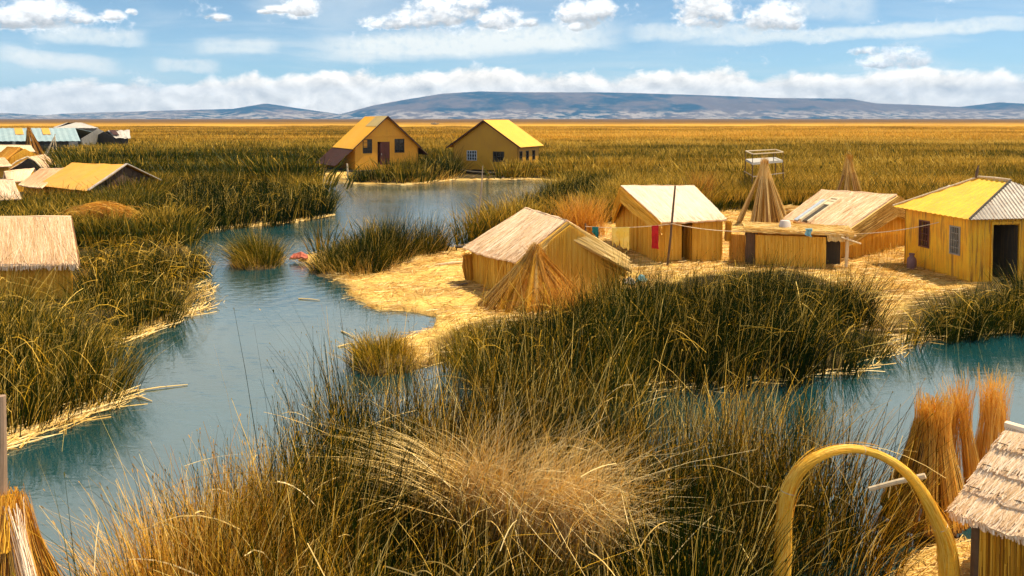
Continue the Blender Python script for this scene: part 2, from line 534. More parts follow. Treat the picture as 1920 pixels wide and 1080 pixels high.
def bed(mb, poly, h=2.0, tufts=6.0, per=22, width=.014, tint=.35, tvar=.16, dry=.25, rad=.28, wind=(.06, .0),
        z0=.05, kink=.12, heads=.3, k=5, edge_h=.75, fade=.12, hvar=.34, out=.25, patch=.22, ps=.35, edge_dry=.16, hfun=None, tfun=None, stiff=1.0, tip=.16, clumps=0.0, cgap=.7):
    """a bed of tufts inside a plan polygon"""
    poly = np.asarray(poly)[:, :2]
    nt = int(area(poly) * tufts)
    c = scatter(poly, nt, fade=fade)
    n = len(c)
    d = sdf(poly, c[:, 0], c[:, 1])
    pn = fbm(c[:, 0] * ps + 11, c[:, 1] * ps, 5, 3)
    hn = fbm(c[:, 0] * .6 + 31, c[:, 1] * .6, 9, 3) + .35 * (fbm(c[:, 0] * 2.1, c[:, 1] * 2.1, 19, 2) - .5)
    ht = 1.22 * h * (edge_h + (1 - edge_h) * sstep(0, .9, d)) * (1 + hvar * (hn - .5) * 2.2) * rng.normal(1, .09, n)
    if clumps:
        cc_ = scatter(poly, max(3, int(area(poly) / clumps ** 2 * 1.3)))
        dq = np.min(np.hypot(c[:, None, 0] - cc_[None, :, 0], c[:, None, 1] - cc_[None, :, 1]), 1) / clumps
        ht = ht * np.clip(1.14 - .62 * dq ** 2, .35, 1.2)
        kp = ~((dq > .62) & (rng.random(n) < cgap))
        c, d, pn, ht, n = c[kp], d[kp], pn[kp], ht[kp], int(kp.sum())
    if hfun is not None: ht = ht * hfun(c[:, 0], c[:, 1])
    tt = tint + patch * (pn - .5) * 2.4 + rng.normal(0, .05, n) + edge_dry * (1 - sstep(0, .5, d))
    if tfun is not None: tt = tt + tfun(c[:, 0], c[:, 1])
    tl = rng.normal(0, .06, (n, 2)) + np.asarray(wind)
    # lean outward at the rim
    e = .15
    gx = (sdf(poly, c[:, 0] + e, c[:, 1]) - sdf(poly, c[:, 0] - e, c[:, 1])) / (2 * e)
    gy = (sdf(poly, c[:, 0], c[:, 1] + e) - sdf(poly, c[:, 0], c[:, 1] - e)) / (2 * e)
    rim = 1 - sstep(0, 1.0, d)
    tl -= np.stack([gx, gy], 1) * (rim * .22)[:, None]
    idx = np.repeat(np.arange(n), per)
    m = len(idx)
    off = rng.normal(0, rad * .55, (m, 2))
    b = np.zeros((m, 3)); b[:, :2] = c[idx] + off
    b[:, 2] = z0 - .12
    hb = ht[idx] * rng.uniform(.55, 1.06, m) * (1 - .25 * np.clip(np.linalg.norm(off, axis=1) / rad, 0, 1))
    lean = tl[idx] + off / rad * out * rng.uniform(.2, 1.0, m)[:, None] + rng.normal(0, .05, (m, 2))
    bend = lean * rng.uniform(.0, 1.3, m)[:, None] + rng.normal(0, .10 * stiff, (m, 2))
    ti = tt[idx] + rng.normal(0, tvar * 1.25, m)
    isdry = rng.random(m) < dry
    ti = np.where(isdry, rng.uniform(.6, 1.0, m), ti)
    w = width * rng.uniform(.6, 1.4, m)
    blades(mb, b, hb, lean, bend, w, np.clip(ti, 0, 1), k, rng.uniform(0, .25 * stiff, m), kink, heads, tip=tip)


def litter(mb, c, z, n, length=(.3, 1.2), width=.014, spread=.3, ang=None, angv=.6, tint=(.5, 1.0), lift=.05):
    """loose stalks lying about: c (m,2) points to scatter round"""
    i = rng.integers(0, len(c), n)
    p = c[i] + rng.normal(0, spread, (n, 2))
    a = rng.uniform(0, math.pi, n) if ang is None else (ang[i] + rng.normal(0, angv, n))
    L = rng.uniform(*length, n) * .5
    d = np.stack([np.cos(a), np.sin(a)], 1)
    t = np.linspace(-1, 1, 4)[None, :, None]
    C = np.empty((n, 4, 3))
    curve = rng.normal(0, .10, n)
    nn = np.stack([-d[:, 1], d[:, 0]], 1)
    C[..., :2] = p[:, None, :] + d[:, None, :] * t * L[:, None, None] + nn[:, None, :] * ((t ** 2) * (curve * L)[:, None, None])
    zz = z(p[:, 0], p[:, 1]) if callable(z) else np.full(n, z)
    tilt = rng.normal(0, .06, n)
    C[..., 2] = zz[:, None] + lift * rng.random(n)[:, None] + .006 + np.abs(t[..., 0] * (L * tilt)[:, None])
    side = np.concatenate([nn * .8, np.full((n, 1), .6)], 1)
    W = np.broadcast_to((width * rng.uniform(.5, 1.3, n) * .5)[:, None], (n, 4))
    mb.ribbons(C, W, unit(side), rng.uniform(*tint, n))


def along(line, step=.3):
    pts = []; ang = []
    line = np.asarray(line)[:, :2]
    for a, b in zip(line[:-1], line[1:]):
        L = np.linalg.norm(b - a); m = max(1, int(L / step))
        for i in range(m):
            pts.append(a + (b - a) * (i + .5) / m); ang.append(math.atan2(b[1] - a[1], b[0] - a[0]))
    return np.array(pts), np.array(ang)


def GP(lst, z=0.0):
    return [G(x, y, z) for x, y in lst]


# ------------------------------------------------------------------ land outlines (shorelines read off the photo, on the water plane)
SHORE_FAR = [(-900, 312), (300, 312), (480, 314), (560, 318), (600, 320), (606, 332), (650, 334), (665, 344), (760, 347), (850, 338), (1012, 337), (1060, 340), (1100, 346)]
SHORE_C = [(1040, 362), (985, 390), (935, 425), (880, 458), (835, 466), (700, 468), (600, 474), (548, 480), (540, 491), (588, 499), (600, 518), (645, 538), (632, 553), (690, 583), (752, 588),
           (802, 597), (792, 618), (735, 632), (672, 650), (668, 694), (770, 700), (845, 688), (880, 718), (1000, 742), (1200, 735), (1400, 718), (1600, 700), (1660, 668), (1690, 642), (1800, 629), (1920, 612), (2150, 600)]
P_MAIN = GP(SHORE_FAR) + GP(SHORE_C) + [np.array([70, 26., 0]), np.array([16000., 26, 0]), np.array([16000, 16000., 0]), np.array([-16000, 16000., 0]), np.array([-16000, 118., 0])]
SHORE_L = [(-260, 926), (0, 830), (120, 786), (230, 742), (240, 700), (225, 645), (300, 615), (383, 578), (388, 520), (368, 470), (352, 437), (420, 428), (520, 420), (618, 406), (618, 385), (590, 355), (540, 336), (450, 324), (300, 320), (-900, 319)]
P_LEFT = GP(SHORE_L) + [np.array([-200, 90., 0]), np.array([-200, 14., 0])]
P_NEAR = GP([(1540, 1130), (1600, 1075), (1660, 1030), (1720, 1005), (1800, 995), (1900, 985), (2100, 960)]) + [np.array([14, 4., 0]), np.array([2.5, 3., 0])]
P_NEARL = GP([(-250, 1000), (60, 1030), (125, 1090)]) + [np.array([-4.5, 6., 0]), np.array([-14, 6., 0])]

# ------------------------------------------------------------------ ground sheet
def land_z(x, y):
    d = np.maximum.reduce([sdf(P_MAIN, x, y), sdf(P_LEFT, x, y), sdf(P_NEAR, x, y), sdf(P_NEARL, x, y)])
    d = d - .28 + (fbm(x * .9, y * .9, 3, 3) - .5) * .5
    z = -.5 + .62 * sstep(-.7, .35, d) + .14 * sstep(.3, 1.6, d)
    z = z + (fbm(x * .7, y * .7, 8, 3) - .5) * .12 * sstep(0, 1, d)
    far = sstep(170, 330, y)
    z = z + far * (1.0 + (fbm(x * .03, y * .05, 21, 4) - .5) * 1.1)
    return z, d


rows = np.concatenate([np.geomspace(3, 160, 620), np.geomspace(161, 11200, 280)])
us = np.linspace(-1.05, 1.05, 560)
gx = us[None, :] * rows[:, None]
gy = np.broadcast_to(rows[:, None], gx.shape)
gz, gd = land_z(gx.ravel(), gy.ravel())
mb = MB(); mb.smooth = True
nr, ncn = gx.shape
ii = (np.arange(nr - 1)[:, None] * ncn + np.arange(ncn - 1)[None, :])
quads = np.stack([ii, ii + 1, ii + 1 + ncn, ii + ncn], -1).reshape(-1, 4)
mb.add(np.stack([gx.ravel(), gy.ravel(), gz], 1), quads)
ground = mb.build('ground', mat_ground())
def PX(px, d): return P(px, 400, d)[:2]
B8 = np.array([G(x, y, 0)[:2] for x, y in [(840, 698), (880, 730), (1000, 756), (1200, 750), (1400, 732), (1600, 712), (1668, 674)]]
              + [PX(1660, 24.5), PX(1600, 27.2), PX(1500, 28.2), PX(1380, 28.2), PX(1250, 27.2), PX(1130, 26), PX(1060, 25.3), PX(930, 25.2), PX(880, 24.5), PX(850, 23.2)])
# trodden straw floors of the reed islands (cover of the ground, where people walk)
xs, ys = gx.ravel(), gy.ravel()
P_STRAW1 = GP([(548, 480), (540, 491), (600, 505), (635, 545), (640, 562), (690, 585), (800, 597), (780, 620), (690, 650), (720, 680), (850, 690), (960, 640), (1150, 560), (1380, 520), (1480, 520), (1600, 560), (1640, 650), (1690, 640), (1760, 580), (1830, 545), (1920, 530), (2000, 480), (1850, 420), (1450, 400), (1350, 400), (1100, 430), (1000, 450), (870, 462), (700, 472)])
P_STRAW2 = GP([(1540, 1130), (1600, 1075), (1660, 1030), (1720, 1005), (1800, 995), (1900, 985), (2100, 960), (2100, 1200), (1540, 1200)])
P_STRAW3 = GP([(598, 318), (606, 333), (655, 335), (655, 318)])
st = np.maximum.reduce([sstep(-.3, .5, sdf(P_STRAW1, xs, ys) + (fbm(xs * 1.3, ys * 1.3, 4, 3) - .5) * 1.2), sstep(-.3, .3, sdf(P_STRAW2, xs, ys)), sstep(-.5, .5, sdf(P_STRAW3, xs, ys)),
                        (1 - sstep(.05, .35, np.abs(gd - .15))) * .28 * (ys < 140)])
_bed = np.maximum(sdf(B8, xs, ys), sdf(np.array([G(x, y, 0)[:2] for x, y in [(1684, 630), (1800, 632), (1920, 616), (2080, 606), (2080, 545), (1920, 548), (1840, 556), (1740, 580)]]), xs, ys))
st = st * (1 - .9 * sstep(-.9, -.1, _bed))
at = ground.data.attributes.new('straw', 'FLOAT', 'POINT')
at.data.foreach_set('value', st.astype(np.float32))
tag(ground, 'reed islands and marsh floor reaching out to the horizon', 'ground', kind='structure')
LZ = lambda x, y: land_z(np.asarray(x, float), np.asarray(y, float))[0]

# water
mb = MB()
mb.add([(-420, -30, 0), (420, -30, 0), (420, 165, 0), (-420, 165, 0)], [(0, 1, 2, 3)])
water = mb.build('lake_water', mat_water())
tag(water, 'blue green lake channel winding between the reed beds', 'water', kind='structure')

# ------------------------------------------------------------------ hills on the horizon
prof = np.array([(-500, 205), (-200, 209), (0, 211), (40, 213), (110, 217), (150, 211), (300, 207), (440, 203), (500, 193), (560, 202), (640, 214), (700, 197), (760, 186), (830, 175), (900, 170.5), (960, 172),
                 (1140, 172.5), (1300, 177), (1400, 181), (1450, 183), (1590, 184), (1640, 193), (1700, 195), (1800, 200), (1870, 191), (1920, 194), (2100, 196), (2400, 205)], float)
mb = MB(); mb.smooth = True
nu, nv = 520, 110
uu = np.linspace(-460, 2380, nu)
vv = np.linspace(0, 1, nv)
top = np.interp(uu, prof[:, 0], prof[:, 1])
RIDGE = 13000.0
hz = (222 - top) / F * RIDGE + 4.0
U, Vv = np.meshgrid(uu, vv, indexing='ij')
Y = 10800 + Vv * 4400
X = (U - 960) / F * RIDGE * (.8 + .2 * Y / RIDGE)
shape = np.where(Vv < .5, sstep(0, .5, Vv) ** .85, 1 - .6 * sstep(.5, 1, Vv))
ero = fbm(X * .002, Y * .0013, 2, 5)
rid = np.abs(fbm(X * .0013 + 7, Y * .0007, 12, 5) - .5) * 2
Z = hz[:, None] * shape * (1 - .55 * rid * (1 - np.exp(-((Vv - .5) / .12) ** 2))) + (ero - .5) * 56 * (Vv > .02) * np.minimum(1, np.abs(Vv - .5) * 5)
Z = Z - 6
ii = (np.arange(nu - 1)[:, None] * nv + np.arange(nv - 1)[None, :])
mb.add(np.stack([X.ravel(), Y.ravel(), Z.ravel()], 1), np.stack([ii, ii + nv, ii + nv + 1, ii + 1], -1).reshape(-1, 4))
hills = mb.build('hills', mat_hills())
tag(hills, 'long bluish mountain range along the horizon', 'mountains', kind='structure')

# ------------------------------------------------------------------ thatch, mats, walls
def quadgrid(p00, p10, p11, p01, a, b):
    s = np.linspace(0, 1, a)[:, None, None]; t = np.linspace(0, 1, b)[None, :, None]
    p00, p10, p11, p01 = map(np.asarray, (p00, p10, p11, p01))
    return (p00 * (1 - s) + p10 * s) * (1 - t) + (p01 * (1 - s) + p11 * s) * t


def thatch(mb, p00, p10, p11, p01, n=900, length=(.5, 1.4), width=.022, thick=.07, wob=.03, over=.10, tint=(.25, 1.0), jit=.06, lift=.016, sag=0.0, base_t=.68, holes=()):
    """slab of reed laid along p00->p01 (eave to ridge); holes: (s0,s1,t0,t1) kept free of stalks"""
    p00, p10, p11, p01 = map(lambda q: np.asarray(q, float), (p00, p10, p11, p01))
    nrm = unit(np.cross(p10 - p00, p01 - p00))
    g = quadgrid(p00, p10, p11, p01, 22, 12)
    s = np.linspace(0, 1, 22)[:, None]; t = np.linspace(0, 1, 12)[None, :]
    w = (fbm(s * 7 + rng.random() * 50, t * 4 + 3, 5, 3) - .5) * 2 * wob - sag * 4 * s * (1 - s) * (1 - t)
    g = g + w[..., None] * nrm
    dn = unit(p00 - p01)
    g[:, 0] += dn * (rng.normal(0, .03, 22))[:, None]
    if not holes:
        mb.sheet(g, thick, nrm, base_t)
    else:
        s0, s1, t0, t1 = holes[0]
        A = lambda s_, t_: (p00 * (1 - s_) + p10 * s_) * (1 - t_) + (p01 * (1 - s_) + p11 * s_) * t_
        for (a0, a1, b0, b1) in ((0, s0, 0, 1), (s1, 1, 0, 1), (s0, s1, 0, t0), (s0, s1, t1, 1)):
            mb.sheet(quadgrid(A(a0, b0), A(a1, b0), A(a1, b1), A(a0, b1), 8, 8), thick, nrm, base_t)
    S = rng.random(n); L = np.linalg.norm(p01 - p00)
    LL = rng.uniform(*length, n) / L
    t0_ = rng.uniform(-over / L, 1.0, n); t1_ = np.minimum(t0_ + LL, 1.0)
    t0_ = np.minimum(t0_, t1_ - .1)
    k = 4
    tt = t0_[:, None] + (t1_ - t0_)[:, None] * np.linspace(0, 1, k)[None, :]
    ss = S[:, None] + rng.normal(0, jit, n)[:, None] * (np.linspace(-.5, .5, k)[None, :]) * (LL[:, None])
    ss = np.clip(ss, -.006, 1.006)
    C = (p00 * (1 - ss[..., None]) + p10 * ss[..., None]) * (1 - tt[..., None]) + (p01 * (1 - ss[..., None]) + p11 * ss[..., None]) * tt[..., None]
    wl = (rng.random(n) * lift + .006)[:, None] - sag * 4 * ss * (1 - ss) * (1 - tt)
    C = C + nrm * (wl + wob * .5)[..., None]
    if holes:
        s0, s1, t0, t1 = holes[0]
        ok = ~(((ss > s0 - .01) & (ss < s1 + .01) & (tt > t0 - .02) & (tt < t1 + .02)).any(1))
    else: ok = np.ones(n, bool)
    sx = unit(p10 - p00)
    rot = rng.normal(0, .22, n)
    side = unit(sx[None, :] * np.cos(rot)[:, None] + nrm[None, :] * np.sin(rot)[:, None])
    W = np.broadcast_to((width * rng.uniform(.4, 1.3, n) * .5)[:, None], (n, k))
    ti = np.clip(rng.uniform(*tint, n), 0, 1) ** .9
    mb.ribbons(C[ok], W[ok], side[ok], ti[ok])


def wall(mb, a, b, z0, z1, th=.06, apex=None, openings=(), reeds=0, tint=(.42, 1.0), width=.03, base_t=.68, corr=0):
    """vertical wall a->b (outer face on its right-hand side), optional gable apex (s, z) and rectangular openings (s0,s1,h0,h1) in metres"""
    a = np.asarray(a, float)[:2]; b = np.asarray(b, float)[:2]
    L = np.linalg.norm(b - a); d = (b - a) / L
    out = np.array([d[1], -d[0]])
    def q(s, z, o=0.0): return np.array([*(a + d * s + out * o), z])
    ss = sorted({0, L, *[o[0] for o in openings], *[o[1] for o in openings]})
    zs = sorted({z0, z1, *[z0 + o[2] for o in openings], *[z0 + o[3] for o in openings]})
    for i in range(len(ss) - 1):
        for j in range(len(zs) - 1):
            sm, zm = (ss[i] + ss[i + 1]) / 2, (zs[j] + zs[j + 1]) / 2
            if any(o[0] < sm < o[1] and z0 + o[2] < zm < z0 + o[3] for o in openings): continue
            s0, s1, y0, y1 = ss[i], ss[i + 1], zs[j], zs[j + 1]
            if corr:
                m = max(2, int((s1 - s0) / corr * 4))
                sv = np.linspace(s0, s1, m + 1)
                wv = np.sin(sv / corr * 2 * math.pi) * corr * .16
                g = np.array([[q(s, y0, w), q(s, y1, w)] for s, w in zip(sv, wv)])
                mb.sheet(g, th, np.array([out[0], out[1], 0]), base_t)
            else:
                mb.hexa([q(s0, y0, -th), q(s1, y0, -th), q(s1, y0), q(s0, y0), q(s0, y1, -th), q(s1, y1, -th), q(s1, y1), q(s0, y1)], base_t)
    if apex is not None:
        sa, za = apex
        v = [q(0, z1), q(L, z1), q(sa, za), q(0, z1, -th), q(L, z1, -th), q(sa, za, -th)]
        mb.add(v, [(0, 3, 4, 1), (1, 4, 5, 2), (2, 5, 3, 0)], [(0, 1, 2), (5, 4, 3)], base_t)
    if reeds:
        n = reeds
        s = rng.uniform(0, L, n)
        ztop = np.full(n, z1)
        if apex is not None:
            sa, za = apex
            ztop = z1 + (za - z1) * np.where(s < sa, s / sa, (L - s) / (L - sa)) - .03
        za_ = z0 + rng.uniform(-.02, .5, n) * (ztop - z0) * (rng.random(n) < .5)
        zb_ = np.minimum(ztop, za_ + rng.uniform(.5, 1.1, n) * (ztop - z0))
        ok = np.ones(n, bool)
        for o in openings:
            hit = (s > o[0] - .01) & (s < o[1] + .01)
            zlo, zhi = z0 + o[2], z0 + o[3]
            low = hit & (za_ < zlo)
            zb_ = np.where(low, np.minimum(zb_, zlo), zb_)
            above = hit & ~low
            za_ = np.where(above, np.maximum(za_, zhi), za_)
            ok &= (zb_ - za_) > .08
        k = 3
        f = np.linspace(0, 1, k)[None, :]
        zz = za_[:, None] + (zb_ - za_)[:, None] * f
        sj = s[:, None] + rng.normal(0, .015, n)[:, None] * f
        o_ = rng.uniform(.006, .03, n)[:, None]
        C = np.empty((n, k, 3))
        C[..., 0] = a[0] + d[0] * sj + out[0] * o_
        C[..., 1] = a[1] + d[1] * sj + out[1] * o_
        C[..., 2] = zz
        rot = rng.normal(0, .5, n)
        side = np.zeros((n, 3)); side[:, :2] = d[None, :] * np.cos(rot)[:, None] + out[None, :] * np.sin(rot)[:, None]
        W = np.broadcast_to((width * rng.uniform(.5, 1.2, n) * .5)[:, None], (n, k))
        mb.ribbons(C[ok], W[ok], side[ok], rng.uniform(*tint, n)[ok])


def mirror_eave(A, B, C):
    """reflect eave point C across the vertical plane through ridge AB"""
    A = np.asarray(A, float); B = np.asarray(B, float); C = np.asarray(C, float)
    d = unit((B - A)[:2]); n = np.array([-d[1], d[0]])
    w = np.dot((C - A)[:2], n)
    r = C.copy(); r[:2] = C[:2] - 2 * w * n
    return r


def lerp(a, b, t): return np.asarray(a) * (1 - t) + np.asarray(b) * t


def reed_hut(name, label, A, B, C, D, z0, roofmat=None, wallmat=None, n=1400, wn=700, ins=.10, endins=.06, openings=(), group=None, hips=False, roof_tint=(.25, 1), width=.018, wall_h=None, sag=.05, gapmat=None, roof_holes=(), eave_drop_back=0.0, open_px=None, skew=False):
    """A,B ridge ends; C,D the eave below A and below B (outer face of C->D must look outwards on its right)"""
    roofmat = roofmat or PALETHATCH; wallmat = wallmat or MATWALL
    E = mirror_eave(A, B, C); Fp = mirror_eave(A, B, D)
    if skew: E = np.array([*(2 * np.asarray(A) - C)[:2], C[2]]); Fp = np.array([*(2 * np.asarray(B) - D)[:2], D[2]])
    E[2] -= eave_drop_back; Fp[2] -= eave_drop_back
    cen = (np.asarray(C) + D + E + Fp) / 4
    t = thing(name, label, 'hut', (cen[0], cen[1], z0), group)
    m = MB()
    def orient(p00, p10, p11, p01):
        nr_ = np.cross(np.asarray(p10) - p00, np.asarray(p01) - p00)
        return (p00, p10, p11, p01) if nr_[2] > 0 else (p10, p00, p01, p11)
    def flip(h): return h
    thatch(m, *orient(C, D, B, A), n=int(n * 1.4), sag=sag, tint=roof_tint, width=width, holes=roof_holes)
    thatch(m, *orient(E, Fp, B, A), n=int(n * .6), sag=sag, tint=roof_tint, width=width)
    # ridge roll
    m.tube([lerp(A, B, q) + np.array([0, 0, -.01 + .03 * rng.random()]) for q in np.linspace(-.005, 1.005, 12)], .05, 7, .6, jit=.2)
    m.build('roof', roofmat, t)
    # wall footprint
    def inset(p, q, r):
        # p corner, q the other eave corner on the same side, r the opposite-side corner
        return np.asarray(p) + (np.asarray(q) - p) * endins + (np.asarray(r) - p) * ins
    c = inset(C, D, E); d = inset(D, C, Fp); e = inset(E, Fp, C); f = inset(Fp, E, D)
    slope = (A[2] - C[2])
    zt = wall_h if wall_h else C[2] + slope * ins * 2 - .16 - sag
    ap = A[2] - .10
    # orientation: make sure outward is to the right of a->b
    def w_(p, q, apex=False, op=(), nr=wn):
        p = np.asarray(p)[:2]; q = np.asarray(q)[:2]
        dd = q - p; o = np.array([dd[1], -dd[0]])
        rev = np.dot(o, (p + q) / 2 - cen[:2]) < 0
        if rev: p, q = q, p
        L = np.linalg.norm(q - p)
        op2 = []
        if op:
            sa_, sb_ = sorted((s_at(p, q, op[0]), s_at(p, q, op[1]))); op2 = [(sa_, sb_, 0, op[2])]
        mm = MB()
        wall(mm, p, q, z0 - .1, zt, .06, (L / 2, ap) if apex else None, op2, int(nr * 1.8), width=.017)
        return mm.build('wall', wallmat, t)
    w_(c, d, False, open_px)
    w_(d, f, True); w_(c, e, True)
    w_(e, f, False, (), int(wn * .5))
    return t, dict(A=A, B=B, C=C, D=D, E=E, F=Fp, c=c, d=d, e=e, f=f, cen=cen, zt=zt)


def rect_on_wall(mb, a, d, out, s0, s1, z0, z1, o0, o1, tint=.5):
    a = np.asarray(a)[:2]
    def q(s, z, o): return np.array([*(a + d * s + out * o), z])
    mb.hexa([q(s0, z0, o0), q(s1, z0, o0), q(s1, z0, o1), q(s0, z0, o1), q(s0, z1, o0), q(s1, z1, o0), q(s1, z1, o1), q(s0, z1, o1)], tint)


def window(parent, a, d, out, s0, s1, z0, z1, cols, rws, fmat, fw=.06, depth=.05, bar=.03):
    """frame with a pane and glazing bars set in an opening; the pane is a sub-part"""
    m = MB()
    rect_on_wall(m, a, d, out, s0, s0 + fw, z0, z1, -depth, .03)
    rect_on_wall(m, a, d, out, s1 - fw, s1, z0, z1, -depth, .03)
    rect_on_wall(m, a, d, out, s0 + fw, s1 - fw, z0, z0 + fw, -depth, .03)
    rect_on_wall(m, a, d, out, s0 + fw, s1 - fw, z1 - fw, z1, -depth, .03)
    for i in range(1, cols):
        s = s0 + (s1 - s0) * i / cols
        rect_on_wall(m, a, d, out, s - bar / 2, s + bar / 2, z0 + fw, z1 - fw, -depth + .01, .015)
    for j in range(1, rws):
        z = z0 + (z1 - z0) * j / rws
        rect_on_wall(m, a, d, out, s0 + fw, s1 - fw, z - bar / 2, z + bar / 2, -depth + .012, .013)
    w = m.build('window', fmat, parent)
    g = MB()
    rect_on_wall(g, a, d, out, s0 + fw * .5, s1 - fw * .5, z0 + fw * .5, z1 - fw * .5, -depth - .02, -depth - .005)
    g.build('pane', GLASS, w)
    return w


def sheet_roof(mb, p00, p10, p11, p01, th=.05, pitch=.25, amp=.03, ax=0, tint=.5):
    """corrugated sheet; ribs run from eave (p00-p10) to ridge"""
    p00, p10, p11, p01 = map(lambda q: np.asarray(q, float), (p00, p10, p11, p01))
    nrm = unit(np.cross(p10 - p00, p01 - p00))
    if nrm[2] < 0: p00, p10, p11, p01 = p10, p00, p01, p11; nrm = -nrm
    L = max(np.linalg.norm(p10 - p00), np.linalg.norm(p11 - p01))
    m = max(2, int(L / pitch * 4))
    g = quadgrid(p00, p10, p11, p01, m + 1, 4)
    s = np.linspace(0, L, m + 1)
    g = g + (np.sin(s / pitch * 2 * math.pi) * amp)[:, None, None] * nrm
    mb.sheet(g, th, nrm, tint)


# ================================================================== THINGS
exec_parts = []
def s_at(a, b, px, off=0.0):
    """distance along plan segment a->b where the photo column px crosses it"""
    a = np.asarray(a)[:2]; b = np.asarray(b)[:2]
    L = np.linalg.norm(b - a); d = (b - a) / L
    r = ray(px, 400); k = r[0] / r[1]
    return (k * a[1] - a[0]) / (d[0] - k * d[1])


def outward(a, b, cen):
    a = np.asarray(a)[:2]; b = np.asarray(b)[:2]
    d = (b - a) / np.linalg.norm(b - a); o = np.array([d[1], -d[0]])
    if np.dot(o, (a + b) / 2 - np.asarray(cen)[:2]) < 0: return b, a
    return a, b


def bundle(mb, a, b, r0, r1, n, tint=(.2, .9), width=.03, tie=.82, flare=1.6, over=.18, core=True, k=6, ct=.35):
    """a sheaf from foot a to head b, tied near the head"""
    a = np.asarray(a, float); b = np.asarray(b, float)
    d = b - a; L = np.linalg.norm(d); d = d / L
    up = np.array([0, 0, 1.0]) if abs(d[2]) < .97 else np.array([1.0, 0, 0])
    u = unit(np.cross(d, up)); v = np.cross(d, u)
    ang = rng.uniform(0, 2 * math.pi, n); q = np.sqrt(rng.random(n))
    t = np.linspace(0, 1, k)
    end = rng.uniform(1 - .1, 1 + over, n); st = rng.uniform(-.01, .10, n)
    tt = st[:, None] + (end - st)[:, None] * t[None, :]
    prof = np.where(tt < tie, r0 + (r1 - r0) * (tt / tie) ** .9, r1 + (tt - tie) / (1 - tie + 1e-6) * r1 * (flare - 1))
    ang2 = ang[:, None] + rng.normal(0, .15, n)[:, None] * tt
    rr = prof * q[:, None]
    C = a + d * (tt * L)[..., None] + u * (np.cos(ang2) * rr)[..., None] + v * (np.sin(ang2) * rr)[..., None]
    C = C + rng.normal(0, .006, C.shape)
    side = unit(u[None, :] * -np.sin(ang)[:, None] + v[None, :] * np.cos(ang)[:, None] + rng.normal(0, .4, (n, 3)))
    W = np.broadcast_to((width * rng.uniform(.5, 1.3, n) * .5)[:, None], (n, k)) * np.linspace(1, .45, k)[None, :]
    mb.ribbons(C, W, side, rng.uniform(*tint, n))
    if core:
        mb.tube([a, lerp(a, b, .4), lerp(a, b, tie)], [r0 * .72, (r0 * .6 + r1 * .4) * .72, r1 * .7], 8, ct, jit=.06)


def gable_mats(t, info, end, mat, drop=.5, out=.12, n=260, name='gable_mat', sides=('near', 'far'), tint=(.2, 1), flare=0.0):
    """layered mats hung under the verge of one gable"""
    A, B = info['A'], info['B']
    apex, e1, e2 = (B, info['D'], info['F']) if end == 'B' else (A, info['C'], info['E'])
    o = unit(np.asarray(apex) - (A if end == 'B' else B)) * out
    for sd, ev in (('near', e1), ('far', e2)):
        if sd not in sides: continue
        m = MB()
        dz = np.array([0, 0, -drop])
        a_, b_ = np.asarray(ev) + o * .5, np.asarray(apex) + o * .5
        p00, p10, p11, p01 = a_ + np.array([0, 0, -.03]), a_ + dz * .8 - o * .4, b_ + dz - o * .4, b_ + np.array([0, 0, -.03])
        if flare: f_ = unit(o) * flare; p10 = p10 + f_; p11 = p11 + f_ * .55
        # stalks follow the verge; outer face must look along o
        nrm = np.cross(p10 - p00, p01 - p00)
        if np.dot(nrm, o) < 0: p00, p10, p11, p01 = p10, p00, p01, p11
        thatch(m, p00, p10, p11, p01, n=n, length=(.7, 1.8), wob=.02, thick=.05, tint=tint, jit=.1, lift=.05)
        m.build(name, mat, t)


def eave_fringe(mb, C, D, n, L=.12, tint=(.5, 1)):
    C = np.asarray(C); D = np.asarray(D)
    s = rng.random(n)[:, None]
    p = C * (1 - s) + D * s
    ln = rng.uniform(.3, 1, n) * L
    Cn = np.stack([p + [0, 0, .03], p + np.stack([rng.normal(0, .02, n), rng.normal(0, .02, n), -ln], 1)], 1)
    sd = unit((D - C))[None, :] + rng.normal(0, .3, (n, 3))
    mb.ribbons(Cn, np.full((n, 2), .010), unit(sd), rng.uniform(*tint, n))


# ---------------------------------------------------------------- reed huts on the central island
Z0 = .18
hut1, i1 = reed_hut('reed_hut', 'reed hut with tan thatched roof at the left tip of the straw island', G(985, 391, 2.9), G(1062, 414, 2.9), G(868, 464, 1.62), G(966, 492, 1.62), Z0,
                    n=2600, wn=900, ins=.06, endins=.02, roofmat=PALETHATCH, roof_tint=(.2, .95), sag=.06)
gable_mats(hut1, i1, 'B', STRAW, .62, .30, 700, tint=(.25, 1), flare=.55, sides=('far',))
gable_mats(hut1, i1, 'B', STRAW, .5, .30, 420, tint=(.1, .9), flare=.15, sides=('near',))
gable_mats(hut1, i1, 'B', MATWALL, 1.0, .16, 420, tint=(.0, .8), flare=.12)
m = MB()   # thick rolled mat hanging at the back corner under the eave
cc = np.asarray(i1['c'])
m.tube([P(879, 478, cc[1] + .1), P(877, 500, cc[1] + .1), P(880, 523, cc[1] + .1)], [.19, .20, .16], 10, .1, jit=.12)
bundle(m, P(882, 524, cc[1] + .05), P(878, 474, cc[1] + .05), .23, .22, 200, (.0, .5), tie=.9, over=.02)
m.build('rolled_mat', MATWALL, hut1)

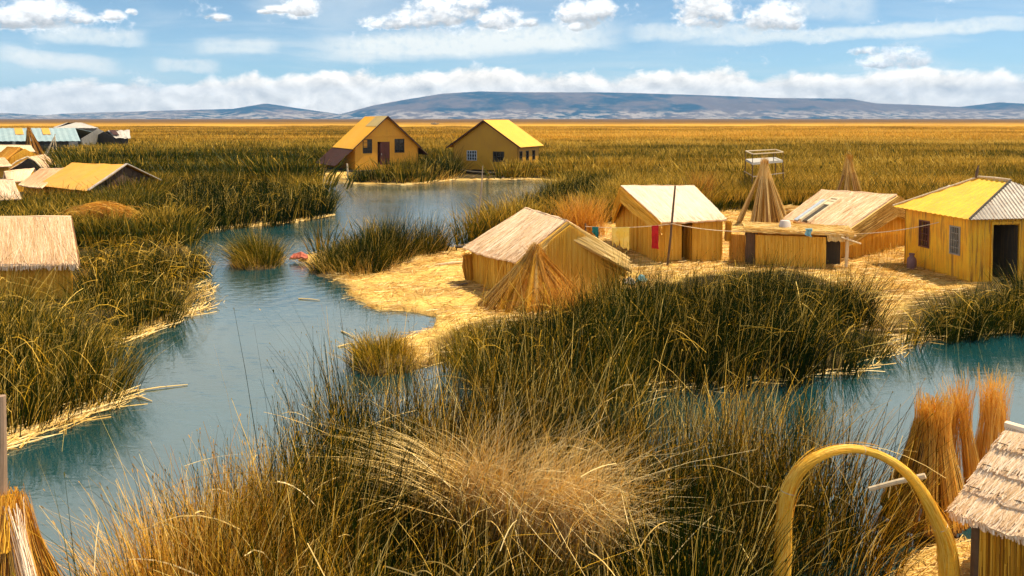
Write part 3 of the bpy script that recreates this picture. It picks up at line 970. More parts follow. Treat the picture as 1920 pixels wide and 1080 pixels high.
A2, B2, C2, D2 = G(1165, 349, 3.35), G(1301, 349, 3.30), G(1240, 416, 2.1), G(1363, 411, 2.12)
hut2, i2 = reed_hut('reed_hut', 'reed hut with bleached white roof and dark doorway behind the clothesline', A2, B2, C2, D2, Z0, n=2400, wn=1000, ins=.06, endins=.012, roof_tint=(.75, 1.2), sag=.04, eave_drop_back=.35,
                    open_px=(1278, 1299, 1.95))
a, b = outward(i2['c'], i2['d'], i2['cen'])
s0, s1 = sorted((s_at(a, b, 1278), s_at(a, b, 1299)))
m = MB()   # door leaf stands ajar inside the opening
d_ = unit(np.asarray(b)[:2] - np.asarray(a)[:2]); o_ = np.array([d_[1], -d_[0]])
pa = np.asarray(a)[:2] + d_ * (s1 - .03); pb = pa - o_ * .75 - d_ * .12
wall(m, pb, pa, Z0, 1.85, .04, None, (), 160, tint=(.0, .5))
m.build('door', MATWALL, hut2)
gable_mats(hut2, i2, 'A', MATWALL, .75, .05, 420, tint=(.3, 1))
m = MB(); dd = np.asarray(i2['d'])
bundle(m, P(1364, 452, dd[1] - .1), P(1366, 413, dd[1] - .1), .16, .15, 140, (.0, .5), tie=.9, over=.02)
m.build('rolled_mat', MATWALL, hut2)

hut3, i3 = reed_hut('reed_hut', 'reed hut with a roof hatch and blue grey strip on its tan roof', G(1540, 357, 2.9), G(1680, 366, 2.9), G(1468, 410, 1.75), G(1590, 428, 1.75), Z0, n=2400, wn=800, ins=.10, roof_tint=(.15, .85), sag=.03)
gable_mats(hut3, i3, 'B', STRAW, 1.0, .22, 520, tint=(.05, .75))
A3, B3, C3, D3 = (np.asarray(i3[k]) for k in 'ABCD')
nr3 = unit(np.cross(D3 - C3, A3 - C3)); nr3 = nr3 if nr3[2] > 0 else -nr3
def on3(s, t, h): return (C3 * (1 - s) + D3 * s) * (1 - t) + (A3 * (1 - s) + B3 * s) * t + nr3 * h
def slab3(m, s0, s1, t0, t1, h0, h1, tint=.5):
    m.hexa([on3(s0, t0, h0), on3(s1, t0, h0), on3(s1, t1, h0), on3(s0, t1, h0), on3(s0, t0, h1), on3(s1, t0, h1), on3(s1, t1, h1), on3(s0, t1, h1)], tint)
m = MB(); slab3(m, .20, .245, -.02, .66, .05, .09); slab3(m, .245, .255, -.02, .66, .05, .075)
m.build('sheet_strip', BLUESTRIP, hut3)
m = MB()
slab3(m, .30, .325, -.03, .64, .03, .17); slab3(m, .425, .445, -.03, .64, .03, .15); slab3(m, .325, .425, .60, .64, .03, .15)
slab3(m, .30, .445, .68, .72, .03, .15); slab3(m, .30, .325, .64, .68, .03, .15); slab3(m, .425, .445, .64, .68, .03, .15)
hatch = m.build('hatch_frame', LWOOD, hut3)
m = MB(); slab3(m, .33, .42, .0, .50, .035, .075); slab3(m, .33, .42, .64, .68, .035, .07)  # dark slabs laid on the thatch paint the shade of an open hole
m.build('hatch_shade_slab', DARK, hatch)
m = MB(); slab3(m, .325, .425, .50, .60, .06, .12); m.build('hatch_lid', LWOOD, hatch)

# ---------------------------------------------------------------- yellow hipped house at the right
def hip_house(name, label, L_, Fr, R_, Bk, r0, r1, z0, inset, m_left, m_front, wallmat, cat='house'):
    cen = (np.asarray(L_) + Fr + R_ + Bk) / 4
    t = thing(name, label, cat, (cen[0], cen[1], z0))
    return t, cen


ez = 2.7
YL, YF = np.array([16.45, 35.8, ez]), np.array([17.2, 31.15, ez])
dv = unit((YF - YL)); pv = np.array([-dv[1], dv[0], 0]) * 1.0
YR, YB = YF + pv * 6.0, YL + pv * 6.0
r0 = np.array([19.62, 34.9, 4.0]); r1 = np.array([19.85, 33.05, 4.0])
cen = (YL + YF + YR + YB) / 4
yh = thing('yellow_house', 'yellow walled house with barred windows and open dark doorway on the right', 'house', (cen[0], cen[1], Z0))
m = MB()
def tri_roof(m, a, b, c, d, pitch, amp):
    """roof plane a-b eave, c above b, d above a (may be equal)"""
    a, b, c, d = map(np.asarray, (a, b, c, d))
    nrm = unit(np.cross(b - a, d - a))
    if nrm[2] < 0: a, b, c, d = b, a, d, c; nrm = -nrm
    Lx = np.linalg.norm(b - a); ex = (b - a) / Lx
    n = max(8, int(Lx / pitch * 4)); 
    # ribs run straight up the slope: columns at equal eave spacing, clipped by the hips
    uy = unit(np.cross(nrm, ex))
    def uv(p): q = np.asarray(p) - a; return np.dot(q, ex), np.dot(q, uy)
    us_, vd = uv(d); uc, vc = uv(c)
    s = np.linspace(0, Lx, n + 1)
    g = []
    for x in s:
        if x < us_: top = vd * x / us_ if us_ > 1e-6 else vd
        elif x > uc: top = vc * (Lx - x) / (Lx - uc) if Lx - uc > 1e-6 else vc
        else: top = vd + (vc - vd) * ((x - us_) / (uc - us_) if uc - us_ > 1e-6 else 0)
        w = amp * math.sin(x / pitch * 2 * math.pi)
        g.append([a + ex * x + uy * (top * f) + nrm * w for f in (-.0, .33, .66, 1)])
    m.sheet(np.array(g), .02, nrm)
tri_roof(m, YL, YF, r1, r0, .30, .018)
tri_roof(m, YB, YL, r0, r0, .30, .018)
m.build('yellow_roof', YROOF2, yh)
m = MB(); tri_roof(m, YF, YR, r1, r1, .16, .022); tri_roof(m, YR, YB, r0, r1, .16, .022)
m.build('sheet_roof', GREYSHEET, yh)
m = MB()
m.bar(YF + [0, 0, .03], r1 + [0, 0, .05], .07, .03); m.build('hip_flashing', DARK, yh)
m = MB(); m.tube([r0 + [0, 0, .05], lerp(r0, r1, .5) + [0, 0, .07], r1 + [0, 0, .05]], .045, 8); m.tube([YL + [0, 0, .04], r0 + [0, 0, .05]], .04, 8)
m.build('ridge_cap', LWOOD, yh)
w0 = YL[:2] + dv[:2] * .42 + pv[:2] * .30; w1 = YF[:2] - dv[:2] * .38 + pv[:2] * .30
w2 = w1 + pv[:2] * 5.4; w3 = w0 + pv[:2] * 5.4
a, b = outward(w0, w1, cen)
rev = not np.allclose(a, w0)
def wins(pxa, pxb):
    s = sorted((s_at(a, b, pxa), s_at(a, b, pxb))); return s
dW = unit(b - a); oW = np.array([dW[1], -dW[0]])
wl = [wins(1724, 1744), wins(1782, 1802)]
zt = ez + .05
m = MB(); wall(m, a, b, 0, zt, .08, None, [(wl[0][0], wl[0][1], 1.18, 2.30), (wl[1][0], wl[1][1], 1.18, 2.30)], base_t=.5)
L_ = np.linalg.norm(b - a)
for s in np.arange(.55, L_, .6): rect_on_wall(m, a, dW, oW, s - .004, s + .004, .05, zt - .25, 0, .006)
m.build('wall', YWALL, yh)
bar_red = paint_mat('rusty_frame', (.16, .05, .03), (.12, .04, .03), .6, 3, .2)
bar_grey = paint_mat('grey_frame', (.34, .32, .28), (.28, .26, .24), .6, 3, .2)
window(yh, a, dW, oW, wl[0][0], wl[0][1], 1.18, 2.30, 5, 4, bar_red, .05, .05, .018)['label'] = 'window with rusty red brown frame'
window(yh, a, dW, oW, wl[1][0], wl[1][1], 1.18, 2.30, 5, 4, bar_grey, .05, .05, .022)['label'] = 'window with pale grey bars'
a2, b2 = outward(w1, w2, cen)
d2 = unit(b2 - a2); o2 = np.array([d2[1], -d2[0]])
ds = sorted((s_at(a2, b2, 1862), s_at(a2, b2, 1911)))
m = MB(); wall(m, a2, b2, 0, zt, .08, None, [(ds[0], ds[1], 0.0, 2.42)], corr=.20)
m.build('wall', YWALL, yh)
m = MB()
rect_on_wall(m, a2, d2, o2, ds[0] - .07, ds[0], 0, 2.46, -.08, .04); rect_on_wall(m, a2, d2, o2, ds[1], ds[1] + .07, 0, 2.46, -.08, .04)
rect_on_wall(m, a2, d2, o2, ds[0] - .07, ds[1] + .07, 2.46, 2.54, -.08, .04)
m.build('door_frame', YWALL, yh)
m = MB()
dp = np.asarray(a2) + d2 * (ds[1] - .03); dq = dp - o2 * 1.1 - d2 * .35
wall(m, dp, dq, .05, 2.38, .04); m.build('door', DARK, yh)
for q0, q1 in ((w2, w3), (w3, w0)):
    aa, bb = outward(q0, q1, cen); m = MB(); wall(m, aa, bb, 0, zt, .08); m.build('wall', YWALL, yh)
m = MB(); q = np.array([w0, w1, w2, w3]); q = np.c_[q, np.full(4, .16)]; m.hexa([*(q - [0, 0, .1]), *q]); m.build('floor', DARK, yh)
m = MB(); cp = np.asarray(w1); m.tube([[cp[0] - .02, cp[1] - .02, 0.05], [cp[0] - .02, cp[1] - .02, zt - .05]], .045, 8); m.build('corner_post', YWALL, yh)

st_ = tag((lambda mm: (mm.tube([r0 + [-.12, .0, .0], r0 + [-.05, .05, .25], r0 + [.02, .08, .52]], [.05, .06, .03], 8), mm.build('wooden_stake', DWOOD))[1])(MB()),
          'short dark stake sticking up at the back end of the yellow house ridge', 'stake')

# jug beside the yellow house
jb = G(1709, 508, .2)
t = thing('jug', 'mauve plastic milk can standing in the shade by the yellow house corner', 'can', jb)
m = MB(); m.smooth = True
m.lathe(jb, [(0, 0), (.17, 0), (.19, .06), (.19, .42), (.17, .52), (.10, .60), (.09, .68)], 20); m.build('body', MAUVE, t)
m = MB(); m.lathe(jb, [(0, .74), (.11, .735), (.12, .70), (.11, .67), (.085, .665)], 18); m.build('lid', MAUVE, t)

# ---------------------------------------------------------------- low reed shed and its yard fence
sa = G(1418, 500, Z0); sb = G(1548, 506, Z0); sc_ = G(1586, 508, Z0)
shed = thing('reed_shed', 'low reed shed with straw top and open doorway before the hatch hut', 'shed', (sa[0] + 2, sa[1] + .6, Z0))
zs = 1.55
m = MB(); wall(m, sa, sb, 0, zs, .06, None, (), 650, width=.03); m.build('wall', MATWALL, shed)
back = np.array([.2, 1.05, 0])
m = MB(); wall(m, sc_ + back, sa + back, 0, zs + .05, .05, None, (), 300); m.build('wall', MATWALL, shed)
m = MB(); wall(m, sb + [.0, .75, 0], sc_ + [.05, .75, 0], 0.05, zs - .05, .04); m.build('doorway_shade_panel', DARK, shed)  # added dark panel behind the doorway, imitates the shade inside the shed
m = MB(); wall(m, sa + back, sa, 0, zs, .05, None, (), 200); m.build('wall', MATWALL, shed)
m = MB()
ra, rb = sa + [-.5, -.15, zs + .02], sc_ + [.25, -.15, zs - .03]
thatch(m, ra, rb, rb + back + [0, .2, .15], ra + back + [0, .2, .15], n=900, wob=.04, tint=(.4, 1), thick=.08, lift=.07, jit=.5)
for i in range(240):   # straw laid along the front edge
    s = rng.random(); c0 = lerp(ra, rb, s); L = rng.uniform(.3, 1.1)
    e = unit(rb - ra + rng.normal(0, .3, 3)) * L / 2
    off = np.array([0, rng.uniform(-.12, .25), rng.uniform(-.06, .14)])
    m.ribbons(np.array([[c0 - e + off, c0 + off + [0, 0, .03], c0 + e + off]]), np.full((1, 3), .013), unit(rng.normal(0, 1, (1, 3))), [rng.uniform(.5, 1)])
m.build('straw_roof', STRAW, shed)
m = MB(); m.tube([sc_, lerp(sc_, sc_ + [0.02, 0, zs], .5) + [.02, 0, 0], sc_ + [.02, -.05, zs]], .07, 8, jit=.1); m.build('post', LWOOD, shed)
m = MB(); m.tube([sb + [-.1, -.12, zs - .02], sc_ + [.35, -.12, zs - .08]], .05, 8); m.tube([sc_ + [-.3, -.2, zs - .12], sc_ + [.5, -.25, zs - .38]], .035, 8)
m.build('beam', LWOOD, shed)
m = MB()
thatch(m, sb + [.0, -.16, zs - .32], sc_ + [-.12, -.16, zs - .3], sc_ + [-.12, -.10, zs - .05], sb + [0, -.10, zs - .05], n=60, thick=.03, tint=(.7, 1), width=.03, over=.02, length=(.1, .25)); m.build('door_flap', STRAW, shed)
# fence pieces to the left of the shed
fa, fb, fc = G(1368, 492, Z0), G(1398, 496, Z0), G(1420, 499, Z0)
fence = thing('reed_fence', 'short slanted reed fence between the white roofed hut and the shed', 'fence', fb)
m = MB(); wall(m, fa, fb, 0, 1.45, .05, None, (), 160, tint=(.3, 1)); m.build('mat_panel', GOLD, fence)
m = MB()
for s in np.linspace(.1, .95, 8): m.tube([lerp(fb, fc, s), lerp(fb, fc, s) + [.0, .1, 1.35 + .1 * rng.random()]], .07, 7, rng.uniform(.1, .5), jit=.1)
m.build('pole_panel', DWOOD, fence)

bk = P(1472, 428, sa[1] + .2); bk[2] = zs + .22
t = thing('bucket', 'white upside down bucket on top of the reed shed', 'bucket', bk)
m = MB(); m.smooth = True
m.lathe(bk, [(.27, .0), (.285, .02), (.27, .05), (.20, .36), (.18, .375), (0, .38)], 22); m.build('body', BUCKET, t)
m = MB(); m.tube([bk + [.2, -.02, .02], bk + [.1, -.2, -.02], bk + [-.1, -.2, -.02], bk + [-.2, -.02, .02]], .008, 6); m.build('handle', WOOD, t)

m = MB()
p = P(1517, 434, sb[1] - .35)
g = quadgrid(p + [-.14, 0, -.18], p + [.10, 0, -.24], p + [.13, .02, .08], p + [-.13, .02, .10], 9, 9)
g = g + np.random.default_rng(3).normal(0, .022, g.shape)
m.sheet(g, .012, (0, -1, 0)); m.tube([p + [-.15, .02, .09], p + [.14, .03, .10]], .03, 6)
tag(m.build('rag', BLUERAG), 'light blue rag knotted on the edge of the shed roof', 'rag')

pn = P(1567, 428, i3['c'][1] - 1.2) ; q = D3
t = thing('dark_panel', 'dark rectangular panel leaning under the eave of the hatch hut', 'panel', P(1567, 434, 36.1))
m = MB(); q0 = P(1544, 434, 36.0); q1 = P(1588, 434.5, 35.95); q2 = P(1588, 423.5, 36.15); q3 = P(1544, 422.5, 36.2)
th = np.array([0, .04, 0])
m.hexa([q0, q1, q1 + th, q0 + th, q3, q2, q2 + th, q3 + th]); m.build('board', DARK, t)
m = MB(); m.bar(q3 + [0, -.015, .02], q2 + [0, -.015, .02], .05, .04); m.build('edge_strip', BLUESTRIP, t)

# ---------------------------------------------------------------- stacked reed cones behind
def reed_cone(name, label, c, R_, hgt, nb, mat, br=.13, n=34, tint=(.15, .95), tipc=0.0, core=True, wild=.0, arc=(0, 2 * math.pi), group=None, over=.18, width=.03, cat='reed stack', flare=1.6):
    t = thing(name, label, cat, c, group)
    c = np.asarray(c, float)
    for i in range(nb):
        a = arc[0] + (arc[1] - arc[0]) * (i + rng.uniform(-.25, .25)) / nb
        rr = R_ * rng.uniform(.75 - wild, 1.08); a += rng.normal(0, wild * .5)
        foot = c + [rr * math.cos(a), rr * math.sin(a), 0]
        head = c + [br * .8 * math.cos(a), br * .8 * math.sin(a), hgt * rng.uniform(.9, 1.03)]
        head[:2] += tipc
        m = MB()
        tt = rng.uniform(-.32, .22)
        bundle(m, foot, head, br * rng.uniform(.8, 1.2), br * .62, n, (max(0, tint[0] + tt), min(1, tint[1] + tt)), width, over=over, flare=flare, ct=.05, core=core)
        m.build('reed_bundle', mat, t)
    return t


cb = G(1432, 424, Z0)
cone1 = reed_cone('reed_stack', 'tall cone of leaning reed bundles in front of the white viewing platform', cb, 1.45, 3.55, 12, STRAW, .17, 60, (.5, 1), width=.022, wild=.35)
m = MB(); tp = cb + [0, 0, 3.25]; bundle(m, tp + [0, 0, -.5], tp + [.02, 0, .55], .26, .16, 120, (.0, .35), tie=.7); m.build('tied_top', MATWALL, cone1)
cb2 = G(1590, 404, Z0) 
cone2 = reed_cone('reed_stack', 'reed bundle cone showing behind the ridge of the hatch hut', cb2, 1.5, 3.5, 11, STRAW, .17, 50, (.45, 1), width=.022, wild=.35)
m = MB(); tp = cb2 + [0, 0, 3.2]; bundle(m, tp + [0, 0, -.5], tp + [.02, 0, .65], .26, .15, 120, (.0, .3), tie=.7); m.build('tied_top', MATWALL, cone2)
hp = G(1476, 406, Z0)
heap = thing('reed_heap', 'heap of cut green and yellow reed stalks beside the tall reed cone', 'reed heap', hp)
m = MB()
for i in range(14):
    c0 = hp + [rng.uniform(-1.2, .9), rng.uniform(-.5, .8), .1 + .55 * rng.random()]
    e = np.array([rng.uniform(.8, 1.3), rng.uniform(-.25, .35), rng.uniform(-.05, .25)])
    bundle(m, c0 - e, c0 + e, .10, .08, 36, (.3, 1), tie=.5, flare=1.3, over=.1)
m.build('cut_stalks', STRAW, heap)

# white viewing platform
dz = 3.35
dk = [G(1398, 298, dz), G(1411, 305, dz), G(1468, 300.5, dz), G(1454, 294.5, dz)]
cen = sum(dk) / 4
plat = thing('viewing_platform', 'small white railed viewing platform on legs standing in the reeds', 'platform', (cen[0], cen[1], .1))
m = MB(); m.hexa([*(q - [0, 0, .16] for q in dk), *dk]); m.build('deck', WHITE, plat)
m = MB()
for i in range(4):
    p_, q_ = dk[i], dk[(i + 1) % 4]
    if i != 3 or True: m.bar(p_ + [0, 0, .62], q_ + [0, 0, .62], .07)
m.build('rail', LWOOD, plat)
for p_ in dk + [lerp(dk[1], dk[2], .36), lerp(dk[1], dk[2], .68)]:
    m = MB(); m.bar(p_ + [0, 0, .0], p_ + [0, 0, .60], .04); m.build('rail_post', DWOOD, plat)
for p_ in dk:
    m = MB(); e = unit(p_ - cen) * .12; m.tube([p_ * [1, 1, 0] + e + [0, 0, 0], p_ - [0, 0, .16]], .04, 8); m.build('leg', DWOOD, plat)
m = MB(); m.bar(dk[0] + [-.1, 0, -.95], dk[1] + [0, -.1, -.95], .045); m.bar(dk[1] + [0, -.05, -1.0], dk[2] + [.1, 0, -.95], .05); m.build('brace', WOOD, plat)

# sheet scrap roof behind the yellow house
A_, B_, C_, D_ = P(1778, 347.5, 42), P(1803, 349, 42), P(1769, 354, 41), P(1795, 356, 41)
scr = thing('sheet_shelter', 'low weathered sheet roof peeping over the yellow house', 'shelter', (A_[0], A_[1], 0.2))
m = MB(); sheet_roof(m, C_, D_, B_, A_, .03, .2, .02); sheet_roof(m, A_, B_, B_ + [0, 1, -.25], A_ + [0, 1, -.25], .03, .2, .02); m.build('roof', GREYSHEET, scr)
for q in (C_, D_, B_ + [0, .8, -.3], A_ + [0, .8, -.3]):
    m = MB(); m.tube([[q[0], q[1] + .1, .1], [q[0], q[1] + .1, q[2] - .02]], .05, 7); m.build('post', DWOOD, scr)

# ---------------------------------------------------------------- clothesline
pole_b = G(1250, 502, Z0); pole_t = P(1266, 348, pole_b[1] - .1)
m = MB(); m.tube([pole_b - [0, 0, .2], lerp(pole_b, pole_t, .35) + [.03, 0, 0], lerp(pole_b, pole_t, .7) + [.01, 0, 0], pole_t], [.055, .05, .045, .038], 9, jit=.05)
tag(m.build('pole', DWOOD), 'tall dark leaning pole that holds up the clothesline', 'pole')
yp = pole_b[1] - .13
anch = [P(1098, 424.5, 36.6), P(1261, 419.5, yp), P(1372, 433.5, 36.1), P(1592, 439, 35.55), P(1785, 410.5, 33.0)]
def cat(a, b, sag, n=14):
    t = np.linspace(0, 1, n)[:, None]
    p = a * (1 - t) + b * t; p[:, 2] -= (sag * 4 * t * (1 - t))[:, 0]; return p
lp = [cat(anch[0], anch[1], .10), cat(anch[1], anch[2], .06)[1:], cat(anch[2], anch[3], .02)[1:], cat(anch[3], anch[4], .14)[1:]]
lp = np.concatenate(lp)
m = MB(); m.tube(lp, .016, 6); tag(m.build('clothesline', ROPE), 'pale rope strung from the leaning pole to the yellow house', 'rope')
m = MB(); an = anch[0]; m.tube([G(1099, 492, .1) * [1, 1, 0] + [0, (36.65 - G(1099, 492, .1)[1]), 0], an + [0, .05, .12]], .04, 8)
tag(m.build('wooden_stake', DWOOD), 'thin stake behind the left hut tying off the clothesline', 'stake')


def cloth(name, label, cat_, px0, px1, pyb0, pyb1, mat, ragged=0.0, seed=1, fold=.05, split=None, group=None):
    r = np.random.default_rng(seed)
    a_ = lp[:14]
    xs_ = 960 + F * a_[:, 0] / a_[:, 1]
    def on(px):
        i = np.interp(px, xs_, np.arange(14)); j = int(min(12, math.floor(i))); f = i - j
        return a_[j] * (1 - f) + a_[j + 1] * f
    n = 22; k = 14
    g = np.zeros((n, k, 3))
    for i in range(n):
        s = i / (n - 1); p = on(px0 + (px1 - px0) * s)
        pyt = CY - F * 0 + 0
        bot = P(px0 + (px1 - px0) * s, pyb0 + (pyb1 - pyb0) * s, p[1])[2]
        if split is not None and s > split[0]: bot = bot + split[1] * (.5 + .5 * s)
        bot += ragged * r.normal(0, 1)
        for j in range(k):
            f = j / (k - 1)
            z = p[2] + .012 - (p[2] - bot) * f
            g[i, j] = [p[0] + .012 * math.sin(j * .9 + i) * f, p[1] - .03 + fold * f * math.sin(s * 14 + seed) + .012 * math.sin(j * 1.3), z]
    m = MB(); m.smooth = True; m.sheet(g, .012, (0, -1, 0))
    # part folded over the line
    g2 = g[:, :4].copy(); g2[:, :, 1] += .05; m.sheet(g2, .012, (0, 1, 0))
    return tag(m.build(name, mat), label, cat_, group)


cloth('cloth', 'small dark teal cloth at the left end of the clothesline', 'laundry', 1111, 1123, 436, 449, TEAL, .01, 2, group='washing on the line')
cloth('shawl', 'ragged yellow shawl drying on the clothesline', 'laundry', 1148, 1181, 452, 470, YCLOTH, .085, 3, .05, group='washing on the line')
cloth('towel', 'dark red towel hanging on the clothesline near the pole', 'laundry', 1223, 1236, 466, 467, RED, .01, 4, .03, group='washing on the line')

rg = np.random.default_rng(21)
for (px, py, mt, lab) in ((1180, 530, WHITE, 'crumpled white plastic bag on the straw between the two front huts'), (1203, 525, BLUERAG, 'crumpled light blue plastic bag on the straw between the two front huts')):
    c0 = G(px, py, .30); g = quadgrid(c0 + [-.22, -.16, 0], c0 + [.22, -.14, 0], c0 + [.2, .16, 0], c0 + [-.2, .18, 0], 12, 10)
    ss, tt = np.meshgrid(np.linspace(-1, 1, 12), np.linspace(-1, 1, 10), indexing='ij')
    g[..., 2] += .20 * (1 - ss ** 2) * (1 - tt ** 2) + rg.normal(0, .03, ss.shape)
    m = MB(); m.sheet(g, .02, (0, 0, 1)); tag(m.build('plastic_bag', mt), lab, 'plastic bag')

# ---------------------------------------------------------------- reed sheaves leaning against the first hut
ap = P(1004, 470, 27.3)
lean = thing('reed_stack', 'sheaves of cut reed leaning against the near gable of the left hut', 'reed stack', G(975, 590, Z0))
feet = [((893, 582), .17, STRAW, (.1, .7), 150), ((910, 588), .15, STRAW, (.0, .6), 120), ((930, 590), .16, MATWALL, (.0, .5), 130), ((950, 592), .14, MATWALL, (.0, .4), 100), ((1004, 590), .13, STRAW, (.6, 1), 150), ((985, 596), .15, MATWALL, (.1, .6), 110),
        ((1040, 590), .18, GOLD, (.3, 1), 150), ((1072, 580), .18, GOLD, (.2, .9), 140), ((1105, 572), .16, GOLD, (.2, .9), 120)]
for (fx, fy), r_, mt, tn, nn in feet:
    m = MB(); ft = G(fx, fy, Z0); hd = ap + [(ft[0] - ap[0]) * .06, (ft[1] - ap[1]) * .08, rng.uniform(-.12, .05)]
    bundle(m, ft, hd, r_, .07, nn, tn, .024, over=.12, flare=2.2)
    m.build('reed_bundle', mt, lean)
m = MB(); n_ = 420
fx_ = rng.uniform(900, 1100, n_); ft_ = np.array([G(x, 588 + rng.normal(0, 4), Z0) for x in fx_])
dr_ = np.stack([(ap[0] - ft_[:, 0]), (ap[1] - ft_[:, 1])], 1) / 2.2
blades(m, ft_, rng.uniform(.5, 2.2, n_), dr_ * rng.uniform(.3, 1.2, n_)[:, None] + rng.normal(0, .16, (n_, 2)), rng.normal(0, .14, (n_, 2)), .014, rng.uniform(.2, 1, n_), 5, rng.uniform(0, .3, n_), .15)
n_ = 200; tp_ = np.repeat((ap - [0, 0, .35])[None, :], n_, 0) + rng.normal(0, .07, (n_, 3))
blades(m, tp_, rng.uniform(.3, .8, n_), rng.normal(0, .4, (n_, 2)), rng.normal(0, .4, (n_, 2)), .012, rng.uniform(.2, 1, n_), 4, rng.uniform(0, .5, n_))
m.build('loose_stalks', GOLD, lean)
m = MB(); kn = lerp(G(1004, 590, Z0), ap, .42); m.tube([kn + np.array([.12 * math.cos(a), .12 * math.sin(a), .02 * math.sin(a)]) for a in np.linspace(0, 2 * math.pi, 13)], .016, 6)
m.build('tie_cord', DWOOD, lean)

# log and board lying on the straw
m = MB(); m.tube([G(815, 497, .30), G(850, 493, .36), G(868, 491, .34)], [.05, .06, .045], 8, jit=.08); tag(m.build('log', LWOOD), 'pale log lying on the straw left of the reed hut', 'log')
m = MB(); a_, b_ = G(846, 537, .32), G(876, 532, .36); m.bar(a_, b_, .16, .05); tag(m.build('board', DWOOD), 'small dark board on the straw by the hut corner', 'board')
m = MB(); 
bb_ = G(860, 471, .25); m.bar(bb_ + [-.15, 0, .2], bb_ + [.35, 0, .22], .3, .08); m.bar(bb_ + [-.1, 0, 0], bb_ + [-.1, 0, .2], .06); m.bar(bb_ + [.3, 0, 0], bb_ + [.3, 0, .2], .06)
tag(m.build('bench', DARK), 'small dark bench at the water edge behind the left hut', 'bench')
# tall mooring pole
m = MB(); a_ = G(893, 452, 0); t_ = P(905, 311, a_[1]); m.tube([a_ - [0, 0, .4], lerp(a_, t_, .35) + [-.02, 0, 0], lerp(a_, t_, .7) + [.04, 0, 0], t_], [.06, .05, .04, .02], 8)
tag(m.build('pole', WOOD), 'tall thin bare pole standing in the water behind the left hut', 'pole')

# ---------------------------------------------------------------- far yellow houses on the water
ap1 = np.array([-15.06, 100, 6.75]); T1 = np.array([.875, .484, 0]); N1 = np.array([-.484, .875, 0]); up = np.array([0, 0, 1.0])
sl = .89
def p1(w, dep, z): return np.array([ap1[0], ap1[1], 0]) + T1 * w + N1 * dep + up * z
def rz(w): return 6.75 - abs(w) * sl
far1 = thing('yellow_house', 'orange fronted steep roofed house with red brown door across the water', 'house', p1(0, 4, .2))
m = MB(); D1 = 7.9
sheet_roof(m, p1(-4.33, -.35, rz(4.33)), p1(-4.33, D1, rz(4.33)), p1(-1.35, D1, rz(1.35)), p1(-1.35, -.35, rz(1.35)), .06, .5, .03)
sheet_roof(m, p1(4.25, -.35, rz(4.25)), p1(4.25, D1, rz(4.25)), p1(0, D1, 6.75), p1(0, -.35, 6.75), .06, .5, .03)
sheet_roof(m, p1(-1.35, 3.6, rz(1.35)), p1(-1.35, D1, rz(1.35)), p1(0, D1, 6.75), p1(0, 3.6, 6.75), .06, .5, .03)
m.build('roof', YROOF, far1)
m = MB(); sheet_roof(m, p1(-1.40, -.35, rz(1.4) + .06), p1(-1.40, 3.6, rz(1.4) + .06), p1(0, 3.6, 6.80), p1(0, -.35, 6.80), .06, .5, .03); m.build('roof_patch', paint_mat('faded_sheet', (.50, .36, .13), (.44, .32, .14), .7, 1, .1, False, (.35, .26, .14), .4), far1)
m = MB(); sheet_roof(m, p1(-6.5, -.3, rz(6.5)), p1(-6.5, D1, rz(6.5)), p1(-4.30, D1, rz(4.3) - .08), p1(-4.30, -.3, rz(4.3) - .08), .06, .5, .04)
sheet_roof(m, p1(5.3, -.3, rz(5.3)), p1(5.3, D1, rz(5.3)), p1(4.22, D1, rz(4.22) - .08), p1(4.22, -.3, rz(4.22) - .08), .06, .5, .04); m.build('brown_skirt', BROOF, far1)
m = MB(); m.bar(p1(0, -.42, 6.72), p1(4.3, -.42, rz(4.3) - .03), .10, .18); m.bar(p1(0, -.42, 6.72), p1(-4.3, -.42, rz(4.3) - .03), .06, .10); m.build('bargeboard', BROOF, far1)
a, b = p1(-4.05, 0, 0)[:2], p1(4.05, 0, 0)[:2]
c0 = 4.05
m = MB(); wall(m, a, b, .35, 3.05, .12, (4.05, 6.55), [])
m2 = MB(); wall(m2, a, b, .35, 3.05, .12, None, [(c0 - 3.0, c0 - 1.85, 2.0, 2.7 + 1.0), (c0 - 1.17, c0 + .38, .6, 3.3), (c0 + 1.0, c0 + 2.25, 2.0, 3.7)])
# front with openings below the gable line, triangular top above
m = MB(); wall(m, a, b, .35, 4.45, .12, None, [(c0 - 3.0, c0 - 1.85, 2.0, 3.68), (c0 - 1.17, c0 + .38, .6, 3.35), (c0 + 1.0, c0 + 2.25, 2.0, 3.68), (0, 1.63, 2.7, 4.1), (2 * c0 - 1.63, 2 * c0, 2.7, 4.1)])
dA = unit(b - a); oA = np.array([dA[1], -dA[0]])
def q_(s, z, o=0.0): return np.array([*(np.asarray(a) + dA * s + oA * o), z])
for (s0, z0_, s1, z1_, s2, z2_) in ((1.63 - 1.55, 3.05, 1.63, 3.05, 1.63, 4.42), (2 * c0 - 1.63, 3.05, 2 * c0 - .08, 3.05, 2 * c0 - 1.63, 4.42), (1.65, 4.45, 2 * c0 - 1.65, 4.45, c0, 6.55)):
    v = [q_(s0, z0_), q_(s1, z1_), q_(s2, z2_), q_(s0, z0_, -.12), q_(s1, z1_, -.12), q_(s2, z2_, -.12)]
    m.add(v, [(0, 3, 4, 1), (1, 4, 5, 2), (2, 5, 3, 0)], [(0, 1, 2), (5, 4, 3)])
rect_on_wall(m, a, dA, oA, 1.7, 2 * c0 - 1.7, 4.32, 4.52, 0, .10)
m.build('front_wall', OWALL, far1)
window(far1, a, dA, oA, c0 - 3.0, c0 - 1.85, 2.35, 4.03, 2, 4, DARK, .08, .06, .05)
window(far1, a, dA, oA, c0 + 1.0, c0 + 2.25, 2.35, 4.03, 2, 4, DARK, .08, .06, .05)
